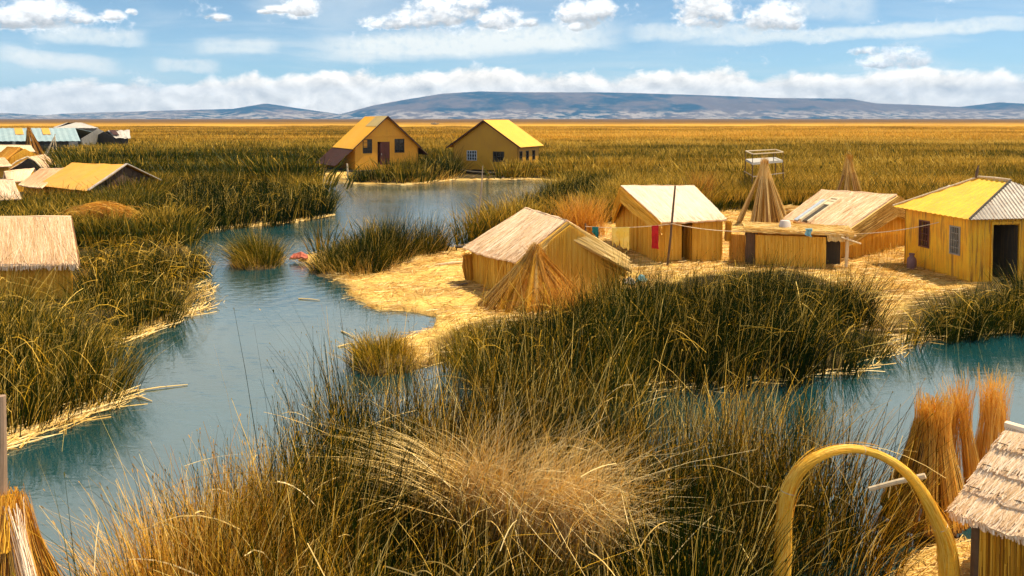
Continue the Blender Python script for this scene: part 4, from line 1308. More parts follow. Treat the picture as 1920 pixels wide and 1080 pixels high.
m = MB(); rect_on_wall(m, a, dA, oA, c0 - .78, c0 + .36, .95, 3.68, -.12, -.02)
for s in (-.5, .1): rect_on_wall(m, a, dA, oA, c0 - .2 + s - .2, c0 - .2 + s + .2, 1.3, 2.2, -.02, .0); rect_on_wall(m, a, dA, oA, c0 - .2 + s - .2, c0 - .2 + s + .2, 2.4, 3.4, -.02, .0)
dr = m.build('door', DOORW, far1)
m = MB(); rect_on_wall(m, a, dA, oA, c0 - .72, c0 - .64, 2.1, 2.35, .0, .05); m.build('handle', GREYSHEET, dr)
m = MB(); rect_on_wall(m, a, dA, oA, c0 - 1.15, c0 - .82, .95, 3.68, -.5, -.4); rect_on_wall(m, a, dA, oA, c0 - .82, c0 - .78, .95, 3.7, -.1, .03); m.build('door_jamb', DOORW, far1)
for aa, bb in ((p1(4.05, 0, 0), p1(4.05, 7.4, 0)), (p1(4.05, 7.4, 0), p1(-4.05, 7.4, 0)), (p1(-4.05, 7.4, 0), p1(-4.05, 0, 0))):
    m = MB(); wall(m, aa[:2], bb[:2], .35, 3.05, .12, (4.05, 6.5) if abs(np.dot(aa - bb, T1)) > 1 else None); m.build('wall', OWALL, far1)
m = MB(); m.hexa([p1(-5, -1, .05), p1(5, -1, .05), p1(5, 8, .05), p1(-5, 8, .05), p1(-5, -1, .36), p1(5, -1, .36), p1(5, 8, .36), p1(-5, 8, .36)]); m.build('platform', DARK, far1)

ap2 = np.array([-3.3, 96, 6.33]); T2 = np.array([.906, -.423, 0]); N2 = np.array([.423, .906, 0])
def p2(w, dep, z): return np.array([ap2[0], ap2[1], 0]) + T2 * w + N2 * dep + up * z
sl2 = .655
def rz2(w): return 6.33 - abs(w) * sl2
far2 = thing('yellow_house', 'ochre house with bright yellow gable roof floating on dark base beyond the channel', 'house', p2(0, 3, .1))
m = MB(); D2_ = 6.9
sheet_roof(m, p2(4.72, 0, rz2(4.72)), p2(4.72, D2_, rz2(4.72)), p2(0, D2_, 6.33), p2(0, 0, 6.33), .06, .5, .02)
sheet_roof(m, p2(-4.95, 0, rz2(4.95)), p2(-4.95, D2_, rz2(4.95)), p2(0, D2_, 6.33), p2(0, 0, 6.33), .06, .5, .02); m.build('roof', YROOF, far2)
m = MB(); m.bar(p2(0, -.04, 6.22), p2(-4.9, -.04, rz2(4.9) - .10), .06, .16); m.bar(p2(0, -.04, 6.22), p2(4.7, -.04, rz2(4.7) - .10), .06, .12); m.build('bargeboard', BROOF, far2)
fz = .55
a, b = p2(-4.15, .35, 0)[:2], p2(4.25, .35, 0)[:2]
zt2 = 3.45
m = MB(); c2 = 4.15
wall(m, a, b, fz, zt2, .12, (4.15, 6.15), [(c2 - 2.35, c2 - 1.05, 1.05, 2.2), (c2 + 1.05, c2 + 2.5, .95, 2.15)])
dB = unit(b - a); oB = np.array([dB[1], -dB[0]])
rect_on_wall(m, a, dB, oB, .02, 8.3, 3.42, 3.50, 0, .04)
m.build('front_wall', YWALL2, far2)
window(far2, a, dB, oB, c2 - 2.35, c2 - 1.05, fz + 1.05, fz + 2.2, 4, 3, BLUESTRIP, .07, .06, .07)['label'] = 'window with pale blue grey bars'
window(far2, a, dB, oB, c2 + 1.05, c2 + 2.5, fz + .95, fz + 2.15, 3, 2, DARK, .1, .06, .06)['label'] = 'window with dark frame'
a, b = p2(4.25, .35, 0)[:2], p2(4.25, 6.3, 0)[:2]
dB = unit(b - a); oB = np.array([dB[1], -dB[0]])
ops = [(.35, 1.15, 1.0, 2.2), (2.15, 2.95, 1.0, 2.2), (4.0, 4.8, 1.0, 2.2)]
m = MB(); wall(m, a, b, fz, 3.5, .12, None, ops); m.build('side_wall', YWALL2, far2)
for s0, s1, h0, h1 in ops: window(far2, a, dB, oB, s0, s1, fz + h0, fz + h1, 1, 2, DARK, .07, .06, .05)
for aa, bb in ((p2(4.25, 6.3, 0), p2(-4.15, 6.3, 0)), (p2(-4.15, 6.3, 0), p2(-4.15, .35, 0))):
    m = MB(); wall(m, aa[:2], bb[:2], fz, 3.4, .12, (4.2, 6.1) if abs(np.dot(aa - bb, T2)) > 1 else None); m.build('wall', YWALL2, far2)
m = MB(); m.hexa([p2(-4, .6, .02), p2(4.0, .6, .02), p2(4.0, 6.2, .02), p2(-4, 6.2, .02), p2(-4.1, .4, fz), p2(4.2, .4, fz), p2(4.2, 6.3, fz), p2(-4.1, 6.3, fz)]); m.build('floating_base', DARK, far2)


def hull(mb, a, b, w, depth, n=18, rise=.35, rim=.05):
    """open boat from stern a to bow b"""
    a = np.asarray(a, float); b = np.asarray(b, float); d = unit(b - a); L = np.linalg.norm(b - a); s = np.array([-d[1], d[0], 0])
    g = []
    for i in range(n):
        t = i / (n - 1); ww = w * (1 - abs(2 * t - 1) ** 2.6) + .02; zz = rise * abs(2 * t - 1) ** 3
        row = []
        for f in np.linspace(-1, 1, 9):
            row.append(a + d * L * t + s * ww * f + np.array([0, 0, zz + depth * (abs(f) ** 2.4)]))
        g.append(row)
    mb.sheet(np.array(g), -.05, (0, 0, 1))


m = MB(); m.smooth = True
bo = thing('canoe', 'long dark wooden canoe moored before the ochre house', 'boat', G(915, 332, 0))
hull(m, G(860, 330, .0) , G(972, 334, .0), .55, .5, rise=.3); m.build('hull', DARK, bo)
for f in (.25, .5, .75):
    m = MB(); c0 = lerp(G(860, 330, .35), G(972, 334, .35), f); m.bar(c0 + [-.1, -.45, 0], c0 + [.1, .45, 0], .2, .04); m.build('thwart', DWOOD, bo)
m = MB(); p_ = G(653, 334, 0); m.tube([p_ - [0, 0, .3], p_ + [-.12, 0, 1.6]], .10, 8); tag(m.build('post', LWOOD), 'short pale mooring post at the bank below the steep roofed house', 'post')

# tiny boat in the far marsh
bp = P(815, 234.5, 700); bp[2] = 1.3
bt = thing('boat', 'tiny white boat far out on the marsh between the two yellow roofs', 'boat', bp)
m = MB(); hull(m, bp + [-3.4, 0, 0], bp + [3.6, 0, 0], 1.1, .9, rise=.6); m.build('hull', WHITE, bt)
m = MB(); m.box(bp + [-.4, 0, 1.2], (1.3, 0, 0), (0, .8, 0), (0, 0, .45)); m.build('cabin', WHITE, bt)

# ---------------------------------------------------------------- village at the far left
def sheet_hut(name, label, A, B, C, D, z0, roofmat, wallmat, ins=.08, endins=.05, pitch=.4, amp=.02, cat='hut', wn=0, n_ov=0.0, wrinkle=0.0, gablemat=None, skew=False):
    A, B, C, D = map(lambda q: np.asarray(q, float), (A, B, C, D))
    E, Fp = mirror_eave(A, B, C), mirror_eave(A, B, D)
    if skew: E = np.array([*(2 * A - C)[:2], C[2]]); Fp = np.array([*(2 * B - D)[:2], D[2]])
    cen = (C + D + E + Fp) / 4
    t = thing(name, label, cat, (cen[0], cen[1], z0))
    m = MB()
    if wrinkle:
        for (p, q, r, s) in ((C, D, B, A), (E, Fp, B, A)):
            nrm = unit(np.cross(q - p, s - p))
            if nrm[2] < 0: p, q, r, s = q, p, s, r; nrm = -nrm
            g = quadgrid(p, q, r, s, 26, 18)
            ss, tt = np.meshgrid(np.linspace(0, 6, 26), np.linspace(0, 4, 18), indexing='ij')
            g = g + ((fbm(ss * 1.5, tt * .5, 3, 4) - .5) * wrinkle)[..., None] * nrm
            m.sheet(g, .03, nrm)
    else:
        sheet_roof(m, C, D, B, A, .05, pitch, amp); sheet_roof(m, E, Fp, B, A, .05, pitch, amp)
    m.build('roof', roofmat, t)
    def inset(p, q, r): return p + (q - p) * endins + (r - p) * ins
    c, d, e, f = inset(C, D, E), inset(D, C, Fp), inset(E, Fp, C), inset(Fp, E, D)
    zt = C[2] + (A[2] - C[2]) * ins * 2 - .06
    for p, q, apx in ((c, d, 0), (d, f, 1), (f, e, 0), (e, c, 1)):
        p, q = outward(p, q, cen); L = np.linalg.norm(q - p)
        m = MB(); wall(m, p, q, z0 - .1, zt, .06, (L / 2, A[2] - .12) if apx else None, (), wn); m.build('wall', (gablemat or wallmat) if apx else wallmat, t)
    return t, dict(A=A, B=B, C=C, D=D, E=E, F=Fp, c=c, d=d, e=e, f=f, cen=cen, zt=zt)


tarp, it = sheet_hut('tarp_hut', 'hut under a yellow orange tarpaulin roof on the left bank', G(135, 305, 3.2), G(238, 308.5, 3.2), G(69, 348, 1.7), G(166, 358, 1.7), .2, TARP, MATWALL, wrinkle=.10, wn=500, gablemat=DWOOD, skew=True)
m = MB()
for e in ('D', 'F'):
    m.bar(it['B'] + [0, -.05, .06], it[e] + [0, -.05, .06], .16, .06)
m.build('verge_sheet', GREYSHEET, tarp)
big, ib = reed_hut('reed_hut', 'large pale thatched roof at the left edge beside tall reeds', G(-190, 408, 2.85), G(131, 407, 2.85), G(-200, 497, 1.5), G(146, 496, 1.5), .2, n=5200, wn=500, ins=.08, endins=.03, roof_tint=(.05, .75), width=.014, skew=True)
m = MB(); eave_fringe(m, ib['C'], ib['D'], 500, .22); m.build('eave_fringe', PALETHATCH, big)
gable_mats(big, ib, 'B', PALETHATCH, .2, .05, 160, tint=(.5, 1), sides=('near',))
reed_hut('reed_hut', 'small straw roofed hut cut by the left edge above the big thatch', G(-130, 337.5, 2.55), G(25, 337.5, 2.55), G(-130, 378, 1.5), G(41, 373, 1.5), .2, n=1500, wn=300, roof_tint=(.5, 1), skew=True)
reed_hut('reed_hut', 'pinkish reed roofed hut adjoining the yellow tarpaulin hut', G(74, 317, 2.6), G(122, 316, 2.6), G(34, 346, 1.7), G(78, 352, 1.7), .2, n=900, wn=260, roof_tint=(.1, .7), skew=True)
reed_hut('reed_hut', 'ragged low straw hut behind the straw roof at left', G(8, 322, 2.05), G(64, 316, 2.05), G(14, 341, 1.2), G(50, 338, 1.2), .2, n=800, wn=150, roof_tint=(.35, .9), skew=True)
tent, itn = reed_hut('reed_tent', 'low tent of reed mats with dark open front among the village huts', G(56, 294.5, 2.2), G(84, 290, 2.2), G(86, 317, .9), G(114, 311, .9), .2, n=700, wn=0, ins=.10, wallmat=DARK, roof_tint=(.3, .9))
m = MB()
for e in ('C', 'E'): m.tube([itn['A'] + [-.15, -.2, .05], lerp(itn['A'], itn[e], .5) + [-.15, -.2, .22], itn[e] + [-.15, -.2, 0]], .09, 7)
m.build('front_pole', LWOOD, tent)
tan_, itt = reed_hut('reed_hut', 'golden tan reed hut with dark gable in the far left village', G(37, 276.5, 3.0), G(13, 275.5, 3.0), G(12, 298, 1.75), G(-10, 295, 1.75), .2, n=700, wn=150, roofmat=GOLD, roof_tint=(.5, 1))
gable_mats(tan_, itt, 'A', GOLD, .45, .25, 160, tint=(.4, 1))
reed_hut('reed_hut', 'long pale reed roof in front of the metal roofed building', G(-40, 271.5, 2.85), G(58, 272.5, 2.85), G(-40, 283, 2.25), G(66, 284, 2.25), .2, n=700, wn=80, roof_tint=(.5, 1), skew=True)
reed_hut('reed_hut', 'pinkish roof fragment at the left edge below the golden tan hut', G(-40, 297, 2.15), G(9, 296, 2.15), G(-46, 312, 1.5), G(23, 311, 1.5), .2, n=500, wn=80, roof_tint=(.2, .7), skew=True)
met, im = sheet_hut('metal_roofed_building', 'long building with pale blue metal roof and two yellow patches at far left', G(-190, 240.5, 4.6), G(141, 240, 4.6), G(-190, 265, 2.3), G(151, 264.5, 2.3), .2, BLUESHEET, GREYWALL, cat='building', pitch=1.1, amp=.04, ins=.10, endins=.02)
Am, Bm, Cm, Dm = im['A'], im['B'], im['C'], im['D']
nm = unit(np.cross(Dm - Cm, Am - Cm)); nm = nm if nm[2] > 0 else -nm
LmX = lambda px: np.clip((px + 190) / 335, 0, 1)
for px0, px1 in ((27, 42.5), (79, 93.5)):
    m = MB()
    s0, s1 = LmX(px0), LmX(px1)
    f = lambda s, t, h: (Cm * (1 - s) + Dm * s) * (1 - t) + (Am * (1 - s) + Bm * s) * t + nm * h
    m.hexa([f(s0, .47, .05), f(s1, .47, .05), f(s1, .97, .05), f(s0, .97, .05), f(s0, .47, .10), f(s1, .47, .10), f(s1, .97, .10), f(s0, .97, .10)])
    m.build('yellow_panel', TARP, met)
m = MB()
for px in (20, 45, 130):
    c0 = lerp(Cm, Dm, LmX(px)); m.bar([c0[0], c0[1] + .3, .2], [c0[0], c0[1] + .3, 2.3], .5 if px != 130 else 1.6, .2)
m.build('white_pillar', WHITE, met)
# hipped grey house
e0, e1 = P(104, 240, 188), P(185, 240, 186); e2, e3 = P(172, 240, 200), P(99, 240, 202)
z_e = e0[2]
for q in (e1, e2, e3): q[2] = z_e
e2 = e1 + (e3 - e0)
g0, g1 = P(128, 229.3, 195), P(152, 229.3, 194)
cen = (e0 + e1 + e2 + e3) / 4
gh = thing('grey_house', 'grey house with pale hipped sheet roof behind the metal roofed building', 'house', (cen[0], cen[1], .2))
m = MB(); tri_roof(m, e0, e1, g1, g0, 1.0, .03); tri_roof(m, e1, e2, g1, g1, 1.0, .03); tri_roof(m, e2, e3, g0, g1, 1.0, .03); tri_roof(m, e3, e0, g0, g0, 1.0, .03); m.build('roof', WHITESHEET, gh)
cs = [lerp(q, cen, .08) for q in (e0, e1, e2, e3)]
for i in range(4):
    p_, q2 = outward(cs[i], cs[(i + 1) % 4], cen); m = MB(); wall(m, p_, q2, .1, z_e + .05, .1); m.build('wall', GREYWALL, gh)
dd = unit(cs[1] - cs[0])[:2]; oo = np.array([dd[1], -dd[0]])
for f in (.55, .8):
    m = MB(); Lc = np.linalg.norm(cs[1] - cs[0]); rect_on_wall(m, cs[0], dd, oo, f * Lc - .5, f * Lc + .5, 2.4, 3.6, -.02, .05); m.build('window', GLASS, gh)
wh, iw = sheet_hut('sheet_hut', 'ragged hut with white and rusty sheet roof out in the left marsh', P(202, 245.5, 165), P(243, 243.5, 169), P(216, 259, 162), P(245, 259, 165), .2, WHITESHEET, DARK, wrinkle=.5)
m = MB(); nn_ = unit(np.cross(iw['D'] - iw['C'], iw['A'] - iw['C'])); nn_ = nn_ if nn_[2] > 0 else -nn_
f = lambda s, t, h: (iw['C'] * (1 - s) + iw['D'] * s) * (1 - t) + (iw['A'] * (1 - s) + iw['B'] * s) * t + nn_ * h
m.hexa([f(.0, .3, .25), f(.32, .2, .25), f(.3, .9, .25), f(.02, .9, .25), f(.0, .3, .32), f(.32, .2, .32), f(.3, .9, .32), f(.02, .9, .32)]); m.build('rusty_sheet', BROOF, wh)
reed_cone('reed_stack', 'narrow golden reed cone before the metal roofed building', P(67, 287, 143) * [1, 1, 0] + [0, 0, .2], 1.5, 4.2, 9, GOLD, .25, 30, (.1, .9), tipc=np.array([-1.1, 0]), width=.08)
tp0 = P(95, 293, 137) * [1, 1, 0] + [0, 0, .2]; tpa = P(103, 254, 137)
tip = thing('pole_tripod', 'bare tripod of pale poles beside the narrow golden reed cone', 'pole tripod', tp0)
for i in range(7):
    a_ = i / 7 * 2 * math.pi
    m = MB(); ft = tp0 + [1.0 * math.cos(a_), 1.2 * math.sin(a_), 0]; e = unit(tpa - ft)
    m.tube([ft, tpa + e * .25], [.06, .04], 6); m.build('pole', LWOOD, tip)
bgp = G(103, 402, .2)
t = thing('basin', 'white and pink basin set down by the tarpaulin hut', 'basin', bgp)
m = MB(); m.smooth = True; m.lathe(bgp, [(0, 0), (.16, 0), (.2, .1), (.27, .42), (.30, .44), (.27, .45), (.2, .12), (0, .06)], 20); m.build('body', BUCKET, t)
m = MB(); m.lathe(bgp, [(.222, .18), (.255, .32)], 20); m.build('pink_band', paint_mat('pink_plastic', (.6, .18, .25), (.5, .12, .2), .5, 3, .1, False), t)
m = MB(); q = G(562, 484, .15); g = quadgrid(q + [-.42, -.22, .05], q + [.4, -.22, .05], q + [.32, .25, .10], q + [-.35, .25, .10], 12, 8)
ss, tt = np.meshgrid(np.linspace(-1, 1, 12), np.linspace(-1, 1, 8), indexing='ij')
g[..., 2] += .20 * (1 - ss ** 2) * (1 - tt ** 2) + np.random.default_rng(5).normal(0, .03, ss.shape)
m.sheet(g, .08, (0, 0, 1)); tag(m.build('tarp_bundle', ORANGERED), 'crumpled orange red plastic at the water edge beside the reed islet', 'plastic sheet')

# ---------------------------------------------------------------- right foreground: arch, stacks, thatched shelter
yd = 10.2
cl = [(1466, 1140), (1467, 1060), (1469, 980), (1476, 925), (1494, 886), (1526, 858), (1565, 843), (1605, 840), (1645, 850), (1682, 870), (1712, 897), (1737, 935), (1757, 975), (1772, 1010), (1778, 1050), (1782, 1140)]
pts = np.array([P(x, y, yd + .05 * math.sin(i)) for i, (x, y) in enumerate(cl)])
foot0 = pts[0].copy(); foot0[2] = .1; foot1 = pts[-1].copy(); foot1[2] = .1
pts = np.concatenate([[foot0], pts, [foot1]])
# resample smoothly
def resample(p, n):
    d = np.r_[0, np.cumsum(np.linalg.norm(np.diff(p, axis=0), axis=1))]
    s = np.linspace(0, d[-1], n); return np.stack([np.interp(s, d, p[:, i]) for i in range(3)], 1), s, d
wpx = np.array([37, 37, 35, 33, 30, 26, 22, 19, 17, 17, 19, 22, 25, 30, 37, 43, 41, 43, 43])[:len(pts)]
rad0 = wpx * .86 / 2 / F * yd
rp, s_, dd_ = resample(pts, 90)
rad = np.interp(s_, dd_, rad0)
for _ in range(3): rp[1:-1] = (rp[:-2] + 2 * rp[1:-1] + rp[2:]) / 4
rad = rad * (1 + .05 * (fbm(s_ * 3, s_ * 0, 4, 3) - .5) * 2)
m = MB(); m.smooth = True
sides = 20
m.tube(rp, rad, sides, .5, cap=True)
# lumpy cross-section with a grain coordinate
V = m.V[0]; k = len(rp)
ang = np.tile(np.arange(sides) / sides, k); al = np.repeat(s_, sides)
cc_ = np.repeat(rp, sides, axis=0)
V[:k * sides] = cc_ + (V[:k * sides] - cc_) * (1 + .20 * (fbm(ang * 7, al * 1.6, 6, 3) - .5) * 2)[:, None]
gr = np.zeros((len(V), 3)); gr[:k * sides, 0] = np.abs(ang - .5) * 2; gr[:k * sides, 1] = al
m.grain.append(gr)
arch = thing('arch', 'bent golden totora arch standing in the right foreground', 'arch', (rp[0] + rp[-1]) / 2)
m.build('hoop', ARCHM, arch)
m = MB()
nf = 800
ia = rng.uniform(2, len(rp) - 14, nf); La = rng.uniform(4, 12, nf); aa = rng.uniform(0, 2 * math.pi, nf)
kk = 6
it_ = np.clip(ia[:, None] + La[:, None] * np.linspace(0, 1, kk)[None, :], 0, len(rp) - 1.01)
def at_(arr, q):
    i0 = q.astype(int); f = q - i0
    f = f[..., None] if arr.ndim == 2 else f
    return arr[i0] * (1 - f) + arr[i0 + 1] * f
tg = unit(np.gradient(rp, axis=0)); uu_ = unit(np.cross(tg, np.array([0, 1.0, 0])[None, :])); vv_ = np.cross(tg, uu_)
an_ = aa[:, None] + rng.normal(0, .35, nf)[:, None] * np.linspace(0, 1, kk)[None, :]
rr_ = at_(rad, it_) * (1.03 + .05 * rng.random(nf)[:, None]) + (rng.random(nf) < .06)[:, None] * np.linspace(0, .05, kk)[None, :]
C_ = at_(rp, it_) + at_(uu_, it_) * (np.cos(an_) * rr_)[..., None] + at_(vv_, it_) * (np.sin(an_) * rr_)[..., None]
sd_ = -at_(uu_, it_[:, 2]) * np.sin(aa)[:, None] + at_(vv_, it_[:, 2]) * np.cos(aa)[:, None]
m.ribbons(C_, np.full((nf, kk), .0045) * rng.uniform(.6, 1.5, nf)[:, None], unit(sd_), rng.uniform(.45, 1, nf))
m.build('reed_wrapping', MATWALL, arch)
for i in (9, 27, 46, 68):
    m = MB()
    c0 = rp[i]; tdir = unit(rp[i + 1] - rp[i - 1]); u_ = unit(np.cross(tdir, [0, 1, 0])); v_ = np.cross(tdir, u_)
    m.tube([c0 + (u_ * math.cos(a) + v_ * math.sin(a)) * (rad[i] * 1.03) + tdir * .02 * math.sin(a) for a in np.linspace(0, 2 * math.pi, 17)], .006, 5, cap=False)
    m.build('binding', LWOOD, arch)
m = MB(); a_, b_ = P(1630, 917, 10.9), P(1735, 892, 10.6); m.tube([a_, lerp(a_, b_, .5) + [0, 0, .01], b_], [.030, .033, .036], 9)
tag(m.build('pole', LWOOD), 'pale round pole end poking out behind the arch', 'pole')

st0 = G(1768, 1000, .15); st0[1] += .45
stA = reed_cone('reed_stack', 'orange brown reed stack right behind the arch', st0, .62, 1.72, 13, GOLD, .13, 100, (.6, 1), over=.20, width=.016, flare=2.4, tipc=np.array([.04, 0]), cat='reed stack')
m = MB(); bundle(m, st0 + [-.60, -.1, .3], st0 + [-.20, 0, 1.6], .10, .06, 90, (.0, .3), .016, tie=.95, over=.03); m.build('dark_sheaf', MATWALL, stA)
st1 = st0 + [.72, .55, 0]
reed_cone('reed_stack', 'feathery orange reed stack between the arch stack and the frame edge', st1, .45, 1.72, 8, GOLD, .11, 55, (.65, 1), core=False, over=.28, width=.014, flare=2.8)
st2 = st0 + [1.35, .6, 0]
reed_cone('reed_stack', 'orange reed stack above the thatched shelter at the right edge', st2, .45, 1.78, 8, GOLD, .11, 55, (.65, 1), core=False, over=.26, width=.014, flare=2.6)

eL = G(1779, 961, 1.45); eR = G(1920, 1008, 1.45); ev = unit(eR - eL); eR = eL + ev * 2.6
rL = G(1893, 800, 2.42); rR = rL + ev * 2.6
sh = thing('thatched_shelter', 'small shelter roofed with four tied courses of pale thatch at lower right', 'shelter', ((eL + rR) / 2) * [1, 1, 0] + [0, 0, .1])
nrS = unit(np.cross(eR - eL, rL - eL)); nrS = nrS if nrS[2] > 0 else -nrS
m = MB()
nc = 4
for i in range(nc):
    t0, t1 = i / nc, (i + 1) / nc + .06
    h0, h1 = .05, .0
    q00, q10 = lerp(eL, rL, t0) + nrS * h0, lerp(eR, rR, t0) + nrS * h0
    q01, q11 = lerp(eL, rL, min(t1, 1)) + nrS * h1, lerp(eR, rR, min(t1, 1)) + nrS * h1
    thatch(m, q00, q10, q11, q01, n=2600, length=(.28, .46), width=.011, thick=.05, wob=.012, over=.05, tint=(.2, 1), jit=.03, lift=.012)
mE = lambda q: mirror_eave(rL, rR, q)
thatch(m, mE(eR), mE(eL), rL, rR, n=500, tint=(.3, 1))
m.tube([lerp(rL, rR, f) + np.array([0, 0, .03 * rng.random()]) for f in np.linspace(-.02, 1, 12)], .055, 8, .85, jit=.2)
litter_pts = None
rf = m.build('roof', PALETHATCH, sh)
m = MB()
for i in range(1, nc):
    n_ = 26
    m.tube([lerp(lerp(eL, rL, i / nc + .035), lerp(eR, rR, i / nc + .035), f) + nrS * (.055 + .012 * math.sin(f * 60)) + np.array([0, 0, rng.normal(0, .004)]) for f in np.linspace(0, 1, n_)], .008, 5)
m.build('stitch_cord', DWOOD, rf)
m = MB()
nf = 900; s = rng.random(nf)[:, None]; p0 = eL * (1 - s) + eR * s + nrS * .02
C_ = np.stack([p0 + nrS * .02, p0 + np.stack([rng.normal(0, .02, nf), rng.normal(-.03, .02, nf), -rng.uniform(.02, .09, nf)], 1)], 1)
m.ribbons(C_, np.full((nf, 2), .010), unit(ev[None, :] + rng.normal(0, .4, (nf, 3))), rng.uniform(.3, 1, nf)); m.build('eave_fringe', PALETHATCH, rf)
m = MB()
wa, wb_ = lerp(eL, mE(eL), .16) + ev * .22, lerp(eR, mE(eR), .16) - ev * .1
wall(m, *outward(wa, wb_, (rL + rR) / 2), .05, 1.45, .06, None, (), 500, tint=(0, .8), width=.025); m.build('wall', MATWALL, sh)
for q in (wa, lerp(mE(eL), eL, .16) + ev * .22):
    m = MB(); m.tube([[q[0], q[1], 0], [q[0], q[1], 1.6]], .06, 8); m.build('post', DWOOD, sh)

# left foreground: post and reed cone
lb = P(6, 1000, 8.9) * [1, 1, 0]
m = MB(); m.tube([lb + [0, 0, -.2], P(2, 930, 8.9), P(4, 830, 8.9), P(3, 742, 8.9)], [.065, .06, .05, .042], 10, jit=.05)
tag(m.build('post', paint_mat('brown_wood', (.26, .16, .10), (.32, .21, .14), .8, 3, .5, True, (.12, .07, .04), .6)), 'weathered grey post at the lower left edge', 'post')
lc = lb + [.02, .05, .05]
sl_ = reed_cone('reed_stack', 'straw wrapped reed cone around the grey post in the lower left corner', lc, .95, 2.25, 16, GOLD, .13, 110, (.35, 1), over=.06, width=.015)
m = MB(); bundle(m, lc + [.80, -.55, .35], lc + [.10, -.08, 2.2], .13, .08, 190, (.55, 1), .016, tie=.95, over=.04); m.build('pale_sheaf', PALETHATCH, sl_)
m = MB(); bundle(m, lc + [.05, -.2, 1.8], lc + [.03, -.05, 2.38], .20, .10, 160, (.2, .8), .012, tie=.95, over=.05); m.build('tied_top', MATWALL, sl_)

# ================================================================== REEDS
def stuff(mb, name, mat, label, cat='reeds', kind='stuff'):
    return tag(mb.build(name, mat), label, cat, None, kind)


def poly2(front, back=(), hb=2.0, extra=()):
    return np.array([G(x, y, 0)[:2] for x, y in front] + [G(x, y, hb)[:2] for x, y in back] + [np.asarray(e, float) for e in extra])


def strays(m, poly, n, zlo, zhi, ln=(.4, 1.3), w=.006, tint=(.65, 1.0), up=.3):
    p = scatter(poly, n); n = len(p)
    zz = rng.uniform(zlo, zhi, n); a = rng.uniform(0, 2 * math.pi, n); L = rng.uniform(*ln, n) * .5
    d = unit(np.stack([np.cos(a), np.sin(a), rng.normal(up, .7, n)], 1))
    tq = np.linspace(-1, 1, 5)[None, :, None]
    C = np.concatenate([p, zz[:, None]], 1)[:, None, :] + d[:, None, :] * tq * L[:, None, None]
    C[..., 2] -= (tq[..., 0] ** 2) * L[:, None] * rng.uniform(0, .6, n)[:, None]
    m.ribbons(C, np.full((n, 5), w) * rng.uniform(.6, 1.4, n)[:, None], unit(rng.normal(0, 1, (n, 3))), rng.uniform(*tint, n))


# left bank, nearest the camera
B1 = poly2([(-150, 898), (0, 846), (114, 804), (234, 754), (243, 702), (228, 646)], [(185, 575), (130, 535), (60, 508), (-160, 500)], 1.9)
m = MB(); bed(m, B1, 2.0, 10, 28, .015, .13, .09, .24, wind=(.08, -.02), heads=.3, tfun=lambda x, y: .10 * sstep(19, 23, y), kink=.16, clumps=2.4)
strays(m, B1, 450, .5, 1.9)
stuff(m, 'reed_bed', REED, 'tall green and golden reeds on the near left bank', 'reed bed', None)
B2 = poly2([(224, 652), (304, 620), (388, 581), (388, 520), (368, 470)], [(372, 448), (330, 425), (240, 428), (150, 440)], 1.5, [G(150, 545, .8)[:2], G(170, 600, 1.2)[:2]])
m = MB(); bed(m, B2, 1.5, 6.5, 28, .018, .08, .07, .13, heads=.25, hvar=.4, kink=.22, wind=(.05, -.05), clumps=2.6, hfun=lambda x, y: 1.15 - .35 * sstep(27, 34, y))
strays(m, B2, 600, .3, 1.4, w=.007)
stuff(m, 'reed_bed', REED, 'dark green reed bed bulging into the channel past the big left thatch', 'reed bed', None)
hc = G(190, 428, .9)
m = MB(); fp = G(190, 440, .3)
for i in range(420):
    pass
c_ = np.array([fp[:2]]); n = 520
a_ = rng.normal(0, .35, n); L_ = rng.uniform(.8, 2.2, n) * .5
p_ = fp[None, :] + np.stack([rng.normal(0, .68, n), rng.normal(0, .3, n), rng.uniform(0, .55, n) + 1.0], 1); p_[:, 2] += .25 * np.exp(-((p_[:, 0] - fp[0]) / .7) ** 2)
d_ = np.stack([np.cos(a_), np.sin(a_) * .5, np.zeros(n)], 1)
tq = np.linspace(-1, 1, 5)[None, :, None]
C_ = p_[:, None, :] + d_[:, None, :] * tq * L_[:, None, None]; C_[..., 2] -= (tq[..., 0] ** 2) * .35 * L_[:, None]
m.ribbons(C_, np.full((n, 5), .012), unit(np.stack([rng.normal(0, .3, n), rng.normal(0, .6, n), np.ones(n)], 1)), rng.uniform(.3, 1, n))
tag(m.build('straw_heap', GOLD), 'golden heap of flattened straw among the reeds right of the big left thatch', 'straw heap')
m = MB()
B1g = poly2([(20, 545), (110, 545)], [(120, 500), (20, 500)], .9)
bed(m, B1g, 1.1, 16, 30, .016, .55, .2, .5, rad=.3, heads=0, out=.5)
tag(m.build('dry_grass', GOLD), 'tuft of orange dry grass under the eave of the big left thatch', 'grass')

B3 = poly2([(352, 442), (420, 433), (520, 425), (622, 410), (622, 386)], [(606, 338), (560, 326), (480, 322), (380, 320), (300, 330), (292, 352), (240, 372), (130, 398)], 1.8, [G(150, 430, .8)[:2]])
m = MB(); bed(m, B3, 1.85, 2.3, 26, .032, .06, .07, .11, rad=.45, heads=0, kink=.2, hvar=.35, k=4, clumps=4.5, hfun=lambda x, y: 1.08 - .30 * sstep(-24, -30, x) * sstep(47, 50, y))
strays(m, B3, 600, .3, 1.6, (.6, 1.8), w=.010)
stuff(m, 'reed_bed', REED, 'broad dark reed bed behind the channel bend in front of the tarpaulin hut', 'reed bed', None)

